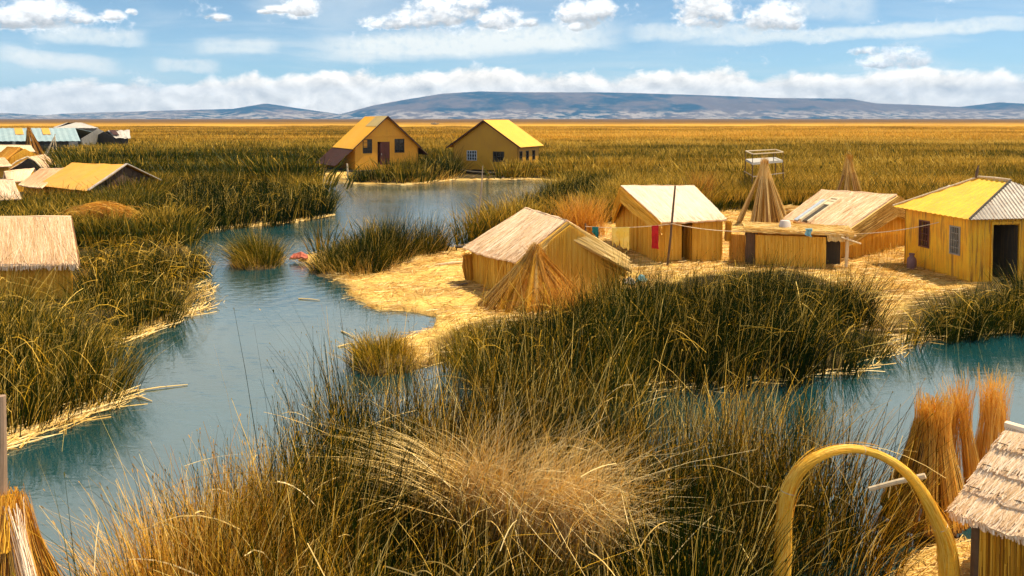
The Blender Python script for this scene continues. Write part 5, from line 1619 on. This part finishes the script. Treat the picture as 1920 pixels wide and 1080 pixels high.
# islets in the channel: countable clumps
def clump(name, label, poly, h, tufts, per, width, tint=.38, dry=.2, mat_h=.10, skirt=.35, out=.35, wind=(0.0, 0.0), z0=.1, hvar=.25, hfun=None, rad=.28, tall=1.0, k=5):
    poly = np.asarray(poly)
    c = poly.mean(0)
    t = thing(name, label, 'reeds', (c[0], c[1], 0))
    m = MB(); bed(m, poly, h, tufts, per, width, tint - .18, .10, .10, rad=rad, heads=.15, out=out, wind=wind, z0=z0, hvar=hvar, edge_h=.7, hfun=hfun, edge_dry=.12, k=k)
    m.build('green_stems', REED, t)
    m = MB(); bed(m, poly, h * skirt * 1.4, tufts * .5, int(per * .6), width, .8, .15, .9, rad=rad * 1.2, heads=0, out=.9, kink=.4, z0=z0, fade=0, edge_dry=.3, k=k)
    m.build('dry_stems', GOLD, t)
    # spongy root mat at the water line
    m = MB(); m.smooth = True
    a = np.linspace(0, 2 * math.pi, 41)[:-1]
    rr = []
    for q in a:
        lo, hi = 0, 30
        for _ in range(24):
            mid = (lo + hi) / 2
            if sdf(poly, np.array([c[0] + mid * math.cos(q)]), np.array([c[1] + mid * math.sin(q)]))[0] > 0: lo = mid
            else: hi = mid
        rr.append(lo)
    rr = np.array(rr) * (1 + .08 * rng.normal(0, 1, 40))
    V = []; Q = []
    for f, z in ((1.12, -.25), (1.06, .02), (.92, mat_h), (.5, mat_h + .08), (.02, mat_h + .1)):
        V.append(np.stack([c[0] + rr * f * np.cos(a), c[1] + rr * f * np.sin(a), np.full(40, z) + (rng.normal(0, .015, 40) if z > 0 else 0)], 1))
    for i in range(4):
        for j in range(40): Q.append((i * 40 + j, i * 40 + (j + 1) % 40, (i + 1) * 40 + (j + 1) % 40, (i + 1) * 40 + j))
    m.add(np.concatenate(V), Q); m.build('root_mat', MUDMAT, t)
    return t


clump('reed_islet', 'small round reed tuft standing alone in the channel', poly2([(440, 500), (470, 506), (512, 503), (524, 494), (508, 484), (455, 484)]), 1.5, 16, 34, .018, .30, .3, out=.5, wind=(-.10, 0), hvar=.2)
clump('reed_islet', 'dark green reed islet touching the left tip of the straw island', poly2([(585, 512), (640, 522), (705, 524), (735, 512), (775, 492), (826, 488), (836, 476), (760, 474), (660, 478), (600, 488)]), 1.75, 9, 30, .018, .30, .2, hfun=lambda x, y: .62 + .62 * sstep(-8.2, -5, x), hvar=.3)
clump('reed_islet', 'squat tuft of cut reeds at the corner of the straw shore', poly2([(672, 694), (712, 704), (760, 700), (772, 688), (735, 668), (680, 668)]), .85, 34, 34, .013, .48, .4, mat_h=.2, out=.35, tint_=0) if False else \
    clump('reed_islet', 'squat tuft of cut reeds at the corner of the straw shore', poly2([(672, 694), (712, 704), (760, 700), (772, 688), (735, 666), (680, 666)]), .95, 30, 34, .014, .50, .4, mat_h=.22, out=.35)
clump('reed_islet', 'bushy reed clump hiding the foot of the steep roofed house', poly2([(664, 344), (760, 346), (845, 339), (862, 334)], [(862, 288), (800, 296), (700, 300), (662, 300)], 2.2), 2.7, 1.3, 26, .05, .30, .25, rad=.6, hfun=lambda x, y: .72 + .35 * sstep(-13, -7, x), k=4)
m = MB(); og = G(1090, 445, .2)
b_ = np.zeros((900, 3)); b_[:, :2] = og[:2] + rng.normal(0, .35, (900, 2)) * [1.5, 1]; b_[:, 2] = .15
ln = rng.normal(0, .22, (900, 2)); blades(m, b_, rng.uniform(1.5, 2.6, 900), ln, ln * .8, .02, rng.uniform(.2, .9, 900), 5, rng.uniform(0, .2, 900))
tag(m.build('dry_reed_clump', GOLD), 'fluffy orange clump of dry reed behind the left hut', 'reeds')
m = MB(); og = G(1312, 395, .2)
b_ = np.zeros((300, 3)); b_[:, :2] = og[:2] + rng.normal(0, .35, (300, 2)); b_[:, 2] = .15
ln = rng.normal(.05, .16, (300, 2)); blades(m, b_, rng.uniform(1.8, 3.0, 300), ln, ln * .6, .03, rng.uniform(.1, .8, 300), 5, 0)
tag(m.build('dry_reed_clump', GOLD), 'orange dry reeds peeping over the ridge of the white roofed hut', 'reeds')
m = MB(); 
fr = np.array([PX(1006, 26.2), PX(1140, 26.4), PX(1135, 27.6), PX(1010, 27.4)])
bed(m, fr, 1.55, 40, 30, .016, .40, .25, .4, rad=.28, heads=.1, out=.5, kink=.2)
bed(m, np.array([PX(1008, 26.9), PX(1062, 26.9), PX(1060, 27.6), PX(1012, 27.6)]), 2.1, 50, 30, .016, .40, .25, .3, rad=.28, heads=.1, out=.5, kink=.15)
tag(m.build('dry_reed_clump', GOLD), 'shaggy orange reeds in front of the left hut gable', 'reeds')

B7 = poly2([(922, 430), (985, 393), (1040, 366), (1100, 349), (1180, 346)], (), 0, [G(1170, 372)[:2], G(1100, 415)[:2], G(1020, 440)[:2], G(985, 440)[:2]])
m = MB(); bed(m, B7, 1.7, 2.6, 26, .03, .12, .09, .12, rad=.45, heads=0, k=4, hfun=lambda x, y: .55 + .45 * sstep(44, 55, y))
stuff(m, 'reed_bed', REED, 'dark reeds along the bank between the left hut and the white roofed hut', 'reed bed', None)

# central bed in front of the huts
m = MB()
pxf = lambda x, y: 960 + F * x / y
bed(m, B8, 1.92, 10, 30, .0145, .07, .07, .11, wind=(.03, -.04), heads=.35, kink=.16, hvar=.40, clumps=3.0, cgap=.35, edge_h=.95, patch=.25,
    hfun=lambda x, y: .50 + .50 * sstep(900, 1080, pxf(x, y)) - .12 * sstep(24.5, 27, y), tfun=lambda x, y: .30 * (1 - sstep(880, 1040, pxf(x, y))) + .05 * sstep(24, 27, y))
strays(m, B8, 600, .4, 1.6, w=.006); stuff(m, 'reed_bed', REED, 'big dark reed bed in the middle before the reed huts', 'reed bed', None)
B9 = poly2([(1684, 642), (1800, 644), (1920, 628), (2080, 616)], [(2080, 522), (1920, 528), (1840, 545), (1750, 568), (1700, 600)], 1.0)
m = MB(); bed(m, B9, 1.55, 13, 30, .016, .06, .07, .09, heads=.2, kink=.2, edge_h=.85)
strays(m, B9, 420, .3, 1.1, w=.007); stuff(m, 'reed_bed', REED, 'low dark reeds on the right shore below the yellow house', 'reed bed', None)
B9b = poly2([(1622, 520), (1700, 512), (1690, 478), (1640, 474)])
m = MB(); bed(m, B9b, .8, 6, 24, .016, .45, .2, .4, heads=.1, out=.5, kink=.3)
stuff(m, 'weeds', REED, 'scrubby weeds between the hatch hut and the yellow house', 'weeds')

# foreground bed
FGT = [(110, 1065), (190, 970), (290, 850), (410, 785), (560, 725), (690, 685), (860, 672), (1000, 682), (1200, 702), (1450, 718), (1600, 750), (1700, 800)]
B10 = np.array([G(x, y, 1.9)[:2] for x, y in FGT] + [PX(1718, 12.6), PX(1706, 11.4), PX(1440, 10.8), PX(1400, 6.4), np.array([-4.7, 6.2])])
def fg_h(x, y):
    px = 960 + F * x / y
    return 1.0 - .17 * sstep(950, 1250, px) + .10 * np.exp(-((px - 800) / 160) ** 2) - .36 * sstep(12.3, 11.0, y) * sstep(-1.9, -1.0, x) * (1 - sstep(1.3, 2.2, x)) - .15 * sstep(10.5, 8.5, y)
def fg_t(x, y):
    px = 960 + F * x / y
    return .16 * np.exp(-((px - 420) / 150) ** 2) - .12 * np.exp(-((px - 850) / 200) ** 2) * (y < 11.6) + .05 * sstep(1300, 1600, px)
m = MB()
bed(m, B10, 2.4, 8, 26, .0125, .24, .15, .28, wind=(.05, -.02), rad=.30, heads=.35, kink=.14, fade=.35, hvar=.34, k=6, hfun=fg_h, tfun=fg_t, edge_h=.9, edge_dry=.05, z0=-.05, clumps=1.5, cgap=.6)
stuff(m, 'reeds', FGREED, 'foreground mass of brown and golden reeds')
m = MB()
bed(m, B10, 2.45, 9, 26, .0130, .08, .07, .08, wind=(.02, -.02), rad=.30, heads=.5, kink=.06, fade=.35, hvar=.34, k=6, hfun=lambda x, y: fg_h(x, y) * (1 - .25 * np.exp(-((pxf(x, y) - 380) / 160) ** 2)), edge_h=.9, edge_dry=.05, z0=-.05, out=.16, stiff=.5, clumps=1.4, cgap=.5)
stuff(m, 'reeds', REED, 'dark green upright stems all through the foreground reeds')
# orange dry stand at the lower left of the foreground
BO = np.array([G(x, y, 1.7)[:2] for x, y in [(215, 1000), (300, 905), (400, 850), (500, 830), (540, 890), (480, 1000), (420, 1100), (230, 1110)]])
m = MB(); bed(m, BO, 2.15, 26, 30, .0115, .62, .20, .25, wind=(.04, 0), heads=.25, kink=.08, k=6, z0=-.05)
stuff(m, 'dry_reeds', GOLD, 'orange dry reeds at the lower left of the foreground')
# swept over golden reeds
def swept(n, lo):
    u_ = rng.random(n); v_ = rng.normal(0, 1, n)
    bx = -.95 + 2.3 * u_ + rng.normal(0, .16, n)
    by = 12.55 - .7 * u_ + v_ * .34
    gap = fbm(bx * 2.6, by * 2.6, 3, 3)
    k_ = gap > .47
    bx, by, u_, gap = bx[k_], by[k_], u_[k_], gap[k_]; n = len(bx)
    b_ = np.stack([bx, by, np.full(n, 0.05)], 1)
    hh_ = rng.uniform(1.4, 2.5, n) * (1.04 - .30 * np.abs(u_ - .35))
    ln = np.stack([rng.normal(.06, .16, n), rng.normal(-.08, .12, n)], 1)
    bd = np.stack([rng.normal(.20, .20, n), rng.normal(-.20, .22, n)], 1)
    m = MB(); blades(m, b_, hh_, ln, bd, rng.uniform(.006, .017, n), np.clip(lo + .5 * gap + rng.normal(0, .22, n), .0, 1), 7, rng.uniform(.0, .55, n), .2)
    return m
stuff(swept(1300, .55), 'dry_reeds', GOLD, 'orange gold reeds bent over in the middle of the foreground')
m = swept(4200, .72)
n = 380
b_ = np.stack([rng.normal(-.9, .35, n), rng.normal(12.2, .3, n), rng.uniform(.5, 1.35, n)], 1)
ln = np.stack([rng.normal(-1.2, .35, n), rng.normal(-.3, .3, n)], 1)
blades(m, b_, rng.uniform(.6, 1.1, n), ln, ln * .1, rng.uniform(.007, .014, n), rng.uniform(.6, 1, n), 5, .3, .1)
stuff(m, 'dry_reeds', STRAW, 'sunlit golden reeds swept over in the middle of the foreground')
# stray long stalks crossing the foreground
n = 190
p_ = scatter(B10, n)
z_ = rng.uniform(.8, 1.9, len(p_))
a_ = rng.uniform(0, 2 * math.pi, len(p_)); L_ = rng.uniform(.4, 1.5, len(p_)) * .5
d_ = np.stack([np.cos(a_), np.sin(a_), rng.normal(.2, .5, len(p_))], 1)
tq = np.linspace(-1, 1, 6)[None, :, None]
C_ = np.concatenate([p_, z_[:, None]], 1)[:, None, :] + unit(d_)[:, None, :] * tq * L_[:, None, None]
C_[..., 2] -= (tq[..., 0] ** 2) * L_[:, None] * rng.uniform(0, .5, len(p_))[:, None]
m = MB(); m.ribbons(C_, np.full(C_.shape[:2], .006) * rng.uniform(.7, 1.5, len(p_))[:, None], unit(rng.normal(0, 1, (len(p_), 3))), rng.uniform(.55, 1, len(p_)))
stuff(m, 'fallen_stalks', STRAW, 'broken pale stalks caught across the foreground reeds')

# straw lying on the shores
m = MB()
for line, n, ln in (([(-150, 884), (0, 836), (120, 793), (232, 746)], 260, (.4, 1.5)), ([(225, 645), (300, 615), (383, 578), (388, 530)], 260, (.3, 1.1)), ([(352, 437), (420, 428), (520, 420), (618, 406)], 220, (.4, 1.4)),
                    ([(1660, 668), (1690, 640), (1800, 629), (1920, 612)], 260, (.3, 1.2)), ([(880, 720), (1000, 742), (1200, 735), (1400, 718), (1600, 700), (1660, 668)], 110, (.3, 1.0)), ([(600, 332), (665, 345), (760, 347), (850, 338), (1012, 337), (1100, 346)], 500, (.6, 2.5))):
    c_, a_ = along(GP(line), .25)
    litter(m, c_, lambda x, y: np.maximum(LZ(x, y), .0), n, ln, .02 if line[0][1] > 500 else .05, .22, a_, .45, (.35, 1.0), .10)
stuff(m, 'shore_straw', STRAW, 'fallen straw drifted along the water edges', 'straw')
m = MB()
pS = scatter(np.array(P_STRAW1)[:, :2], 1200)
litter(m, pS, LZ, 30000, (.15, .85), .017, .5, None, .6, (.0, 1.0), .08)
c_, a_ = along(GP([(600, 520), (640, 545), (640, 560), (690, 584), (755, 588)]), .25); litter(m, c_, LZ, 900, (.3, 1.0), .014, .3, a_, .5, (.4, 1), .06)
pS = scatter(np.array(P_STRAW2)[:, :2], 300); litter(m, pS, LZ, 2500, (.1, .5), .010, .3, None, .6, (.3, 1.0), .05)
stuff(m, 'ground_straw', STRAW, 'loose straw strewn over the trodden island floor', 'straw')
m = MB()
for (x0, y0, x1, y1) in ((243, 735, 352, 721), (246, 742, 285, 752), (640, 621, 665, 634), (634, 650, 668, 643), (560, 560, 600, 563)):
    a_, b_ = G(x0, y0, .02), G(x1, y1, .02)
    m.tube([a_, lerp(a_, b_, .5) + [0, .03, .015], b_], [.022, .018, .010], 6, .9)
stuff(m, 'floating_stalks', STRAW, 'single pale reed stalks floating on the channel', 'straw')

# ------------------------------------------------------------------ far marsh: tufts scattered with geometry nodes over the marsh floor
def tuft_mesh(i, n=64, h=1.0, w=.03, spread=.45):
    m = MB()
    off = rng.normal(0, spread * .5, (n, 2)); b_ = np.zeros((n, 3)); b_[:, :2] = off
    ln = off / spread * .35 + rng.normal(0, .08, (n, 2))
    hh = h * rng.uniform(.55, 1.1, n)
    blades(m, b_, hh, ln, ln * rng.uniform(0, 1.2, n)[:, None] + rng.normal(0, .1, (n, 2)), w * rng.uniform(.6, 1.4, n), np.clip(rng.normal(.42, .16, n), 0, 1), 4, rng.uniform(0, .3, n), .12)
    o = m.build('marsh_tuft', FARREED); me = o.data
    bpy.data.objects.remove(o)
    return me


def scatter_stuff(name, label, pts, scl, tints, meshes):
    """one stuff object whose geometry nodes set tufts on its own points"""
    me = bpy.data.meshes.new(name); me.vertices.add(len(pts)); me.vertices.foreach_set('co', pts.astype(np.float32).ravel())
    for nm, arr in (('scl', scl), ('rotz', rng.uniform(0, 6.28, len(pts))), ('mix', tints)):
        at = me.attributes.new(nm, 'FLOAT', 'POINT'); at.data.foreach_set('value', arr.astype(np.float32))
    me.materials.append(FARREED)
    o = bpy.data.objects.new(name, me); COL.objects.link(o)
    ng = bpy.data.node_groups.new(name, 'GeometryNodeTree')
    ng.interface.new_socket('Geometry', in_out='INPUT', socket_type='NodeSocketGeometry')
    ng.interface.new_socket('Geometry', in_out='OUTPUT', socket_type='NodeSocketGeometry')
    N = ng.nodes; L = ng.links
    gi = N.new('NodeGroupInput'); go = N.new('NodeGroupOutput')
    join = N.new('GeometryNodeGeometryToInstance')
    for q in reversed(meshes):
        h = N.new('GeometryNodeObjectInfo') if False else None
    protos = []
    iop = N.new('GeometryNodeInstanceOnPoints'); iop.inputs['Pick Instance'].default_value = True
    for q in reversed(meshes):
        # the tuft meshes live in hidden-from-view-layer data: bring each in through a mesh object that is not linked to the scene
        ob = bpy.data.objects.new(name + '_tuft', q)
        oi = N.new('GeometryNodeObjectInfo'); oi.inputs['Object'].default_value = ob; oi.inputs['As Instance'].default_value = True
        L.new(oi.outputs['Geometry'], join.inputs[0])
    L.new(join.outputs[0], iop.inputs['Instance'])
    L.new(gi.outputs[0], iop.inputs['Points'])
    def na(nm):
        a = N.new('GeometryNodeInputNamedAttribute'); a.data_type = 'FLOAT'; a.inputs['Name'].default_value = nm
        return next(s for s in a.outputs if s.enabled and s.name == 'Attribute')
    cx = N.new('ShaderNodeCombineXYZ'); L.new(na('rotz'), cx.inputs[2]); L.new(cx.outputs[0], iop.inputs['Rotation'])
    L.new(na('scl'), iop.inputs['Scale'])
    L.new(iop.outputs[0], go.inputs[0])
    md = o.modifiers.new('tufts', 'NODES'); md.node_group = ng
    return tag(o, label, 'reeds', None, 'stuff')


def far_points(ymin, ymax, dens, umin=-.72, umax=.72, keep=None):
    n = int((ymax ** 2 - ymin ** 2) / 2 * (umax - umin) * dens)
    y = np.sqrt(rng.uniform(ymin ** 2, ymax ** 2, n)); x = rng.uniform(umin, umax, n) * y
    d = np.maximum(sdf(P_MAIN, x, y), sdf(P_LEFT, x, y))
    k = d > .25
    if keep is not None: k &= keep(x, y)
    x, y = x[k], y[k]
    return x, y


NOGO = []   # plan outlines kept clear: huts, platforms, yards
for inf in (i1, i2, i3):
    NOGO.append(([inf['C'], inf['D'], inf['F'], inf['E']], .3))
NOGO.append(([YL, YF, YR, YB], .3))
NOGO.append(([p1(-8, -14, 0), p1(5.6, -10, 0), p1(5.6, 8, 0), p1(-6.6, 8, 0)], .3))
NOGO.append(([p2(-4.6, -12, 0), p2(5.0, -12, 0), p2(4.6, 6.6, 0), p2(-4.6, 6.6, 0)], .3))
NOGO.append((P_STRAW1, -.5)); NOGO.append((P_STRAW3, -.2))
for q in (cb, cb2): NOGO.append(([q + [-1.6, -1.6, 0], q + [1.6, -1.6, 0], q + [1.6, 1.6, 0], q + [-1.6, 1.6, 0]], 0))
for inf in (it, im, iw, itn, itt): NOGO.append(([inf['C'], inf['D'], inf['F'], inf['E']], .4))
NOGO.append((cs, .5))
NOGO.append((B3, 0)); NOGO.append((B7, -.3)); NOGO.append((B8, 0))
# the village floor at the far left
VILL = [G(-300, 420, 0), G(60, 410, 0), G(150, 400, 0), G(165, 372, 0), G(130, 330, 0), G(110, 312, 0), G(160, 290, 0), G(-300, 285, 0)]
NOGO.append((VILL, 0))
def free(x, y):
    k = np.ones(len(x), bool)
    for poly, mg in NOGO:
        k &= sdf(np.asarray([np.asarray(q)[:2] for q in poly]), x, y) < -mg
    return k
def cover(x, y):   # drop tufts here and there so that the stand has hollows
    return rng.random(len(x)) < .25 + 1.1 * fbm(x * .16, y * .16, 77, 3)


protoN = [tuft_mesh(i, 70, 1.0, .026, .46) for i in range(5)]
protoM = [tuft_mesh(i, 84, 1.0, .048, .9) for i in range(4)]
protoF = [tuft_mesh(i, 110, 1.0, .085, 3.6) for i in range(4)]
def hgt(x, y, base):
    return base * (.72 + .75 * fbm(x * .09, y * .12, 55, 3)) * rng.normal(1, .1, len(x))
x, y = far_points(39, 75, 1.5, keep=lambda x, y: free(x, y) & cover(x, y))
scatter_stuff('marsh_reeds', 'reeds of the near marsh behind the reed huts', np.stack([x, y, LZ(x, y)], 1), hgt(x, y, 1.55), rng.random(len(x)), protoN)
x, y = far_points(75, 150, .55, keep=lambda x, y: free(x, y) & cover(x, y))
scatter_stuff('marsh_reeds', 'reeds of the middle marsh around the far houses', np.stack([x, y, LZ(x, y)], 1), hgt(x, y, 1.65) * (1 + .35 * sstep(135, 100, y) * (x < 0)), rng.random(len(x)), protoM)
x, y = far_points(150, 520, .085, keep=lambda x, y: free(x, y) & cover(x, y))
scatter_stuff('marsh_reeds', 'distant marsh grass fading towards the horizon', np.stack([x, y, LZ(x, y) - .3 * sstep(200, 330, y)], 1), hgt(x, y, 1.35) * (1 - .35 * sstep(250, 520, y)), rng.random(len(x)), protoF)

# ================================================================== LIGHT, SKY, AIR
SUN_EL = R(63); SUN_AZ = R(75)       # azimuth from the view direction towards the right
sd = Vector((math.sin(SUN_AZ) * math.cos(SUN_EL), math.cos(SUN_AZ) * math.cos(SUN_EL), math.sin(SUN_EL)))
sun = bpy.data.lights.new('sun', 'SUN'); sun.energy = 5.0; sun.angle = R(.53); sun.color = (1, .85, .58)
so = bpy.data.objects.new('sun', sun); COL.objects.link(so)
so.rotation_euler = (-sd).to_track_quat('-Z', 'Y').to_euler()

world = bpy.data.worlds.new('World'); scene.world = world; world.use_nodes = True
nt = world.node_tree; nt.nodes.clear(); t = NT(nt)
sky = t.n('ShaderNodeTexSky'); sky.sky_type = 'NISHITA'; sky.sun_disc = False
sky.sun_elevation = SUN_EL; sky.sun_rotation = SUN_AZ
sky.altitude = 3800; sky.air_density = 1.0; sky.dust_density = .25; sky.ozone_density = 1.2
vec = t.n('ShaderNodeTexCoord').outputs['Generated']
sp = t.n('ShaderNodeSeparateXYZ', {0: vec})
X_, Y_, Z_ = sp.outputs
az = t.m('MULTIPLY', t.m('ARCTAN2', X_, Y_), 57.2958)
el = t.m('MULTIPLY', t.m('ARCSINE', Z_), 57.2958)
def azel(px, py):
    r = ray(px, py); r = r / np.linalg.norm(r)
    return math.degrees(math.atan2(r[0], r[1])), math.degrees(math.asin(r[2]))
ae = t.n('ShaderNodeCombineXYZ', {0: az, 1: el, 2: 0.0}).outputs[0]
nb = t.noise(t.mapping(ae, (.42, .62, 1)), 1.0, 8, .58, .25)      # billows
nb2 = t.noise(t.mapping(ae, (.42, .62, 1), loc=(.16, .30, 0)), 1.0, 8, .58, .25)   # same billows a little toward the light
nf = t.noise(t.mapping(ae, (1.7, 2.2, 1)), 1.0, 6, .62, .3)
n0 = t.m('SUBTRACT', nb, .5); f0 = t.m('SUBTRACT', nf, .5)
# bank of cumulus along the horizon
bt_ = [(-60, 150), (0, 160), (60, 163), (140, 142), (210, 156), (330, 156), (400, 150), (480, 137), (500, 150), (560, 138), (640, 131), (700, 140), (780, 140), (850, 128), (940, 125), (1000, 138), (1100, 138),
       (1160, 146), (1240, 129), (1300, 134), (1380, 130), (1420, 145), (1480, 136), (1540, 141), (1600, 147), (1650, 132), (1740, 122), (1800, 138), (1870, 136), (1920, 148), (1990, 140)]
azs = [azel(x, y) for x, y in bt_]
a0, a1 = azs[0][0], azs[-1][0]
tb = t.m('MULTIPLY', t.ramp(t.mr(az, a0, a1, 0, 1, False), [((a - a0) / (a1 - a0), e / 6.0) for a, e in azs]), 6.0)
edge = t.m('ADD', t.m('MULTIPLY', n0, 1.9), t.m('MULTIPLY', f0, .55))
band = t.mr(t.m('SUBTRACT', t.m('ADD', tb, edge), el), -.22, .42)
# single cumulus
blobs = [(20, 34, 50, 15), (75, 28, 55, 20), (120, 26, 32, 17), (150, 34, 20, 10), (210, 29, 17, 8), (248, 22, 8, 5), (413, 33, 17, 6), (524, 18, 24, 6), (566, 12, 28, 16), (498, 22, 12, 4), (728, 42, 40, 11), (775, 36, 45, 16), (830, 18, 55, 28), (880, 12, 30, 26), (935, 36, 42, 17), (985, 42, 25, 8),
         (1070, 22, 24, 20), (1095, 30, 36, 22), (1120, 20, 26, 18), (1082, 50, 16, 8), (1300, 18, 30, 26), (1340, 22, 32, 26), (1322, 0, 40, 15), (1312, 42, 26, 9), (1425, 38, 30, 18), (1462, 28, 34, 24), (1478, 44, 22, 12),
         (1660, 108, 38, 17), (1705, 108, 32, 17), (1630, 95, 26, 7), (1650, 118, 26, 8), (1730, 112, 14, 10)]
bsum = None; shade = None
wx = t.m('ADD', az, t.m('MULTIPLY', f0, .5)); wy = t.m('ADD', el, t.m('MULTIPLY', f0, .35))
bw = None
for (px, py, rx, ry) in blobs:
    a_, e_ = azel(px, py); rx_ = rx * 1.12 / F * 57.3; ry_ = ry * 1.12 / F * 57.3
    dx = t.m('DIVIDE', t.m('SUBTRACT', wx, a_), rx_); dy = t.m('DIVIDE', t.m('SUBTRACT', wy, e_), ry_)
    q = t.m('SUBTRACT', 1.0, t.m('ADD', t.m('MULTIPLY', dx, dx), t.m('MULTIPLY', dy, dy)))
    q = t.m('MAXIMUM', q, -1.5)
    bsum = q if bsum is None else t.n('ShaderNodeMath', {0: bsum, 1: q, 2: .35}, operation='SMOOTH_MAX').outputs[0]
    wgt = t.m('MAXIMUM', q, 0.0)
    s_c = t.m('MULTIPLY', wgt, dy)
    shade = s_c if shade is None else t.m('ADD', shade, s_c)
    bw = wgt if bw is None else t.m('ADD', bw, wgt)
shade = t.m('DIVIDE', shade, t.m('ADD', bw, .05))
cum = t.mr(t.m('ADD', bsum, t.m('ADD', t.m('MULTIPLY', n0, 3.8), t.m('MULTIPLY', f0, 3.6))), -.85, .95)
# thin veils: broad streaks, rising to the right on the right half
r1_ = t.noise(t.mapping(ae, (.045, .26, 1), (0, 0, R(-5))), 1.0, 5, .55, .7)
r2_ = t.noise(t.mapping(ae, (.06, .42, 1), (0, 0, R(9)), (3, 7, 0)), 1.0, 5, .6, .6)
veil = t.m('ADD', t.mr(r1_, .40, .68), t.m('MULTIPLY', t.mr(r2_, .50, .72), .8))
streaks = [(1300, 75, 1980, 38, 12, .8), (600, 95, 1150, 62, 26, .9), (60, 60, 270, 72, 16, .8), (0, 100, 220, 128, 14, .7), (290, 122, 410, 124, 12, .7), (370, 88, 520, 86, 14, .6), (1180, 60, 1480, 60, 16, .7), (1480, 10, 1640, 14, 22, .5)]
stk = None
for (xa, ya, xb, yb, hw, am) in streaks:
    A_, B_ = azel(xa, ya), azel(xb, yb); L_ = B_[0] - A_[0]; sl_k = (B_[1] - A_[1]) / L_
    rel = t.m('SUBTRACT', el, t.m('ADD', A_[1], t.m('MULTIPLY', t.m('SUBTRACT', az, A_[0]), sl_k)))
    rel = t.m('ADD', rel, t.m('MULTIPLY', n0, .9))
    dd2 = t.m('DIVIDE', rel, hw / F * 57.3)
    mid, half = (A_[0] + B_[0]) / 2, L_ / 2
    ux = t.m('DIVIDE', t.m('SUBTRACT', az, mid), half * 1.05)
    g_ = t.m('MULTIPLY', t.mr(t.m('MULTIPLY', dd2, dd2), 1.6, .0), t.mr(t.m('MULTIPLY', ux, ux), 1.25, .35))
    g_ = t.m('MULTIPLY', g_, am)
    stk = g_ if stk is None else t.m('MAXIMUM', stk, g_)
veil = t.m('ADD', t.m('MULTIPLY', veil, .38), t.m('MULTIPLY', stk, t.mr(nf, .2, .6, .5, .95)), clamp=True)
veil = t.m('ADD', veil, t.m('MULTIPLY', t.m('MULTIPLY', t.mr(el, 9.5, 14), t.mr(el, 45, 25)), t.mr(nb, .3, .6, .72, 1.0)), clamp=True)  # extra veil above the view, added to brighten the sky mirrored in the water
veil = t.m('MULTIPLY', veil, t.mr(el, 60, 30))
lit = t.m('MULTIPLY', t.m('SUBTRACT', nb, nb2), 5.0)
bright = t.m('ADD', t.m('ADD', .90, t.m('MULTIPLY', lit, .32)), t.m('MULTIPLY', f0, .45))
cumb = t.m('ADD', bright, t.m('MULTIPLY', shade, .62))
cumb = t.m('MINIMUM', t.m('MAXIMUM', cumb, .5), 1.1)
bandb = t.m('ADD', t.m('ADD', 1.22, t.m('MULTIPLY', lit, .34)), t.m('ADD', t.m('MULTIPLY', f0, .36), t.mr(t.m('SUBTRACT', tb, el), 1.2, 0, 0, .12)))
bandb = t.m('MINIMUM', bandb, 1.5)
K = 1 / .085 / 1.2
def grey(v, tint):
    return t.mix(1.0, t.n('ShaderNodeCombineColor', {0: v, 1: v, 2: v}).outputs[0], tint, 'MULTIPLY')
skyc = t.mix(1.0, sky.outputs[0], (.98, 1.06, .98), 'MULTIPLY')
c = t.mix(t.m('MULTIPLY', veil, .95), skyc, (.92 * K, .92 * K, .85 * K))
c = t.mix(t.m('MULTIPLY', band, .97), c, grey(t.m('MULTIPLY', bandb, K), (1.0, .885, .74)))
c = t.mix(cum, c, grey(t.m('MULTIPLY', cumb, K), (1.0, .985, .955)))
bg = t.n('ShaderNodeBackground', {'Color': c, 'Strength': .085})
wo = t.n('ShaderNodeOutputWorld'); nt.links.new(bg.outputs[0], wo.inputs[0])
world.cycles.sampling_method = 'MANUAL'; world.cycles.sample_map_resolution = 512

HAZE = True
if HAZE:
    m = MB(); m.hexa([(-17000, -60, -2.2), (17000, -60, -2.2), (17000, 15600, -2.2), (-17000, 15600, -2.2), (-17000, -60, 560), (17000, -60, 560), (17000, 15600, 560), (-17000, 15600, 560)])
    hm, hnt = newmat('haze'); ht = NT(hnt)
    v = ht.n('ShaderNodeVolumePrincipled', {'Color': (.20, .50, 1.0, 1), 'Density': 5.4e-5, 'Anisotropy': 0.0})
    ht.out(v.outputs[0], 'Volume')
    hz_o = tag(m.build('haze', hm), 'thin blue haze in the air over the whole marsh', 'haze', kind='stuff')

# ------------------------------------------------------------------ render settings
scene.view_settings.view_transform = 'Standard'
scene.view_settings.look = 'None'
scene.view_settings.exposure = 0.62
scene.view_settings.gamma = 1.0
c_ = scene.cycles
c_.max_bounces = 6; c_.diffuse_bounces = 4; c_.glossy_bounces = 2; c_.transmission_bounces = 3; c_.transparent_max_bounces = 4; c_.volume_bounces = 0
c_.use_denoising = True
c_.sample_clamp_indirect = 6.0
c_.use_adaptive_sampling = True
c_.adaptive_threshold = .015
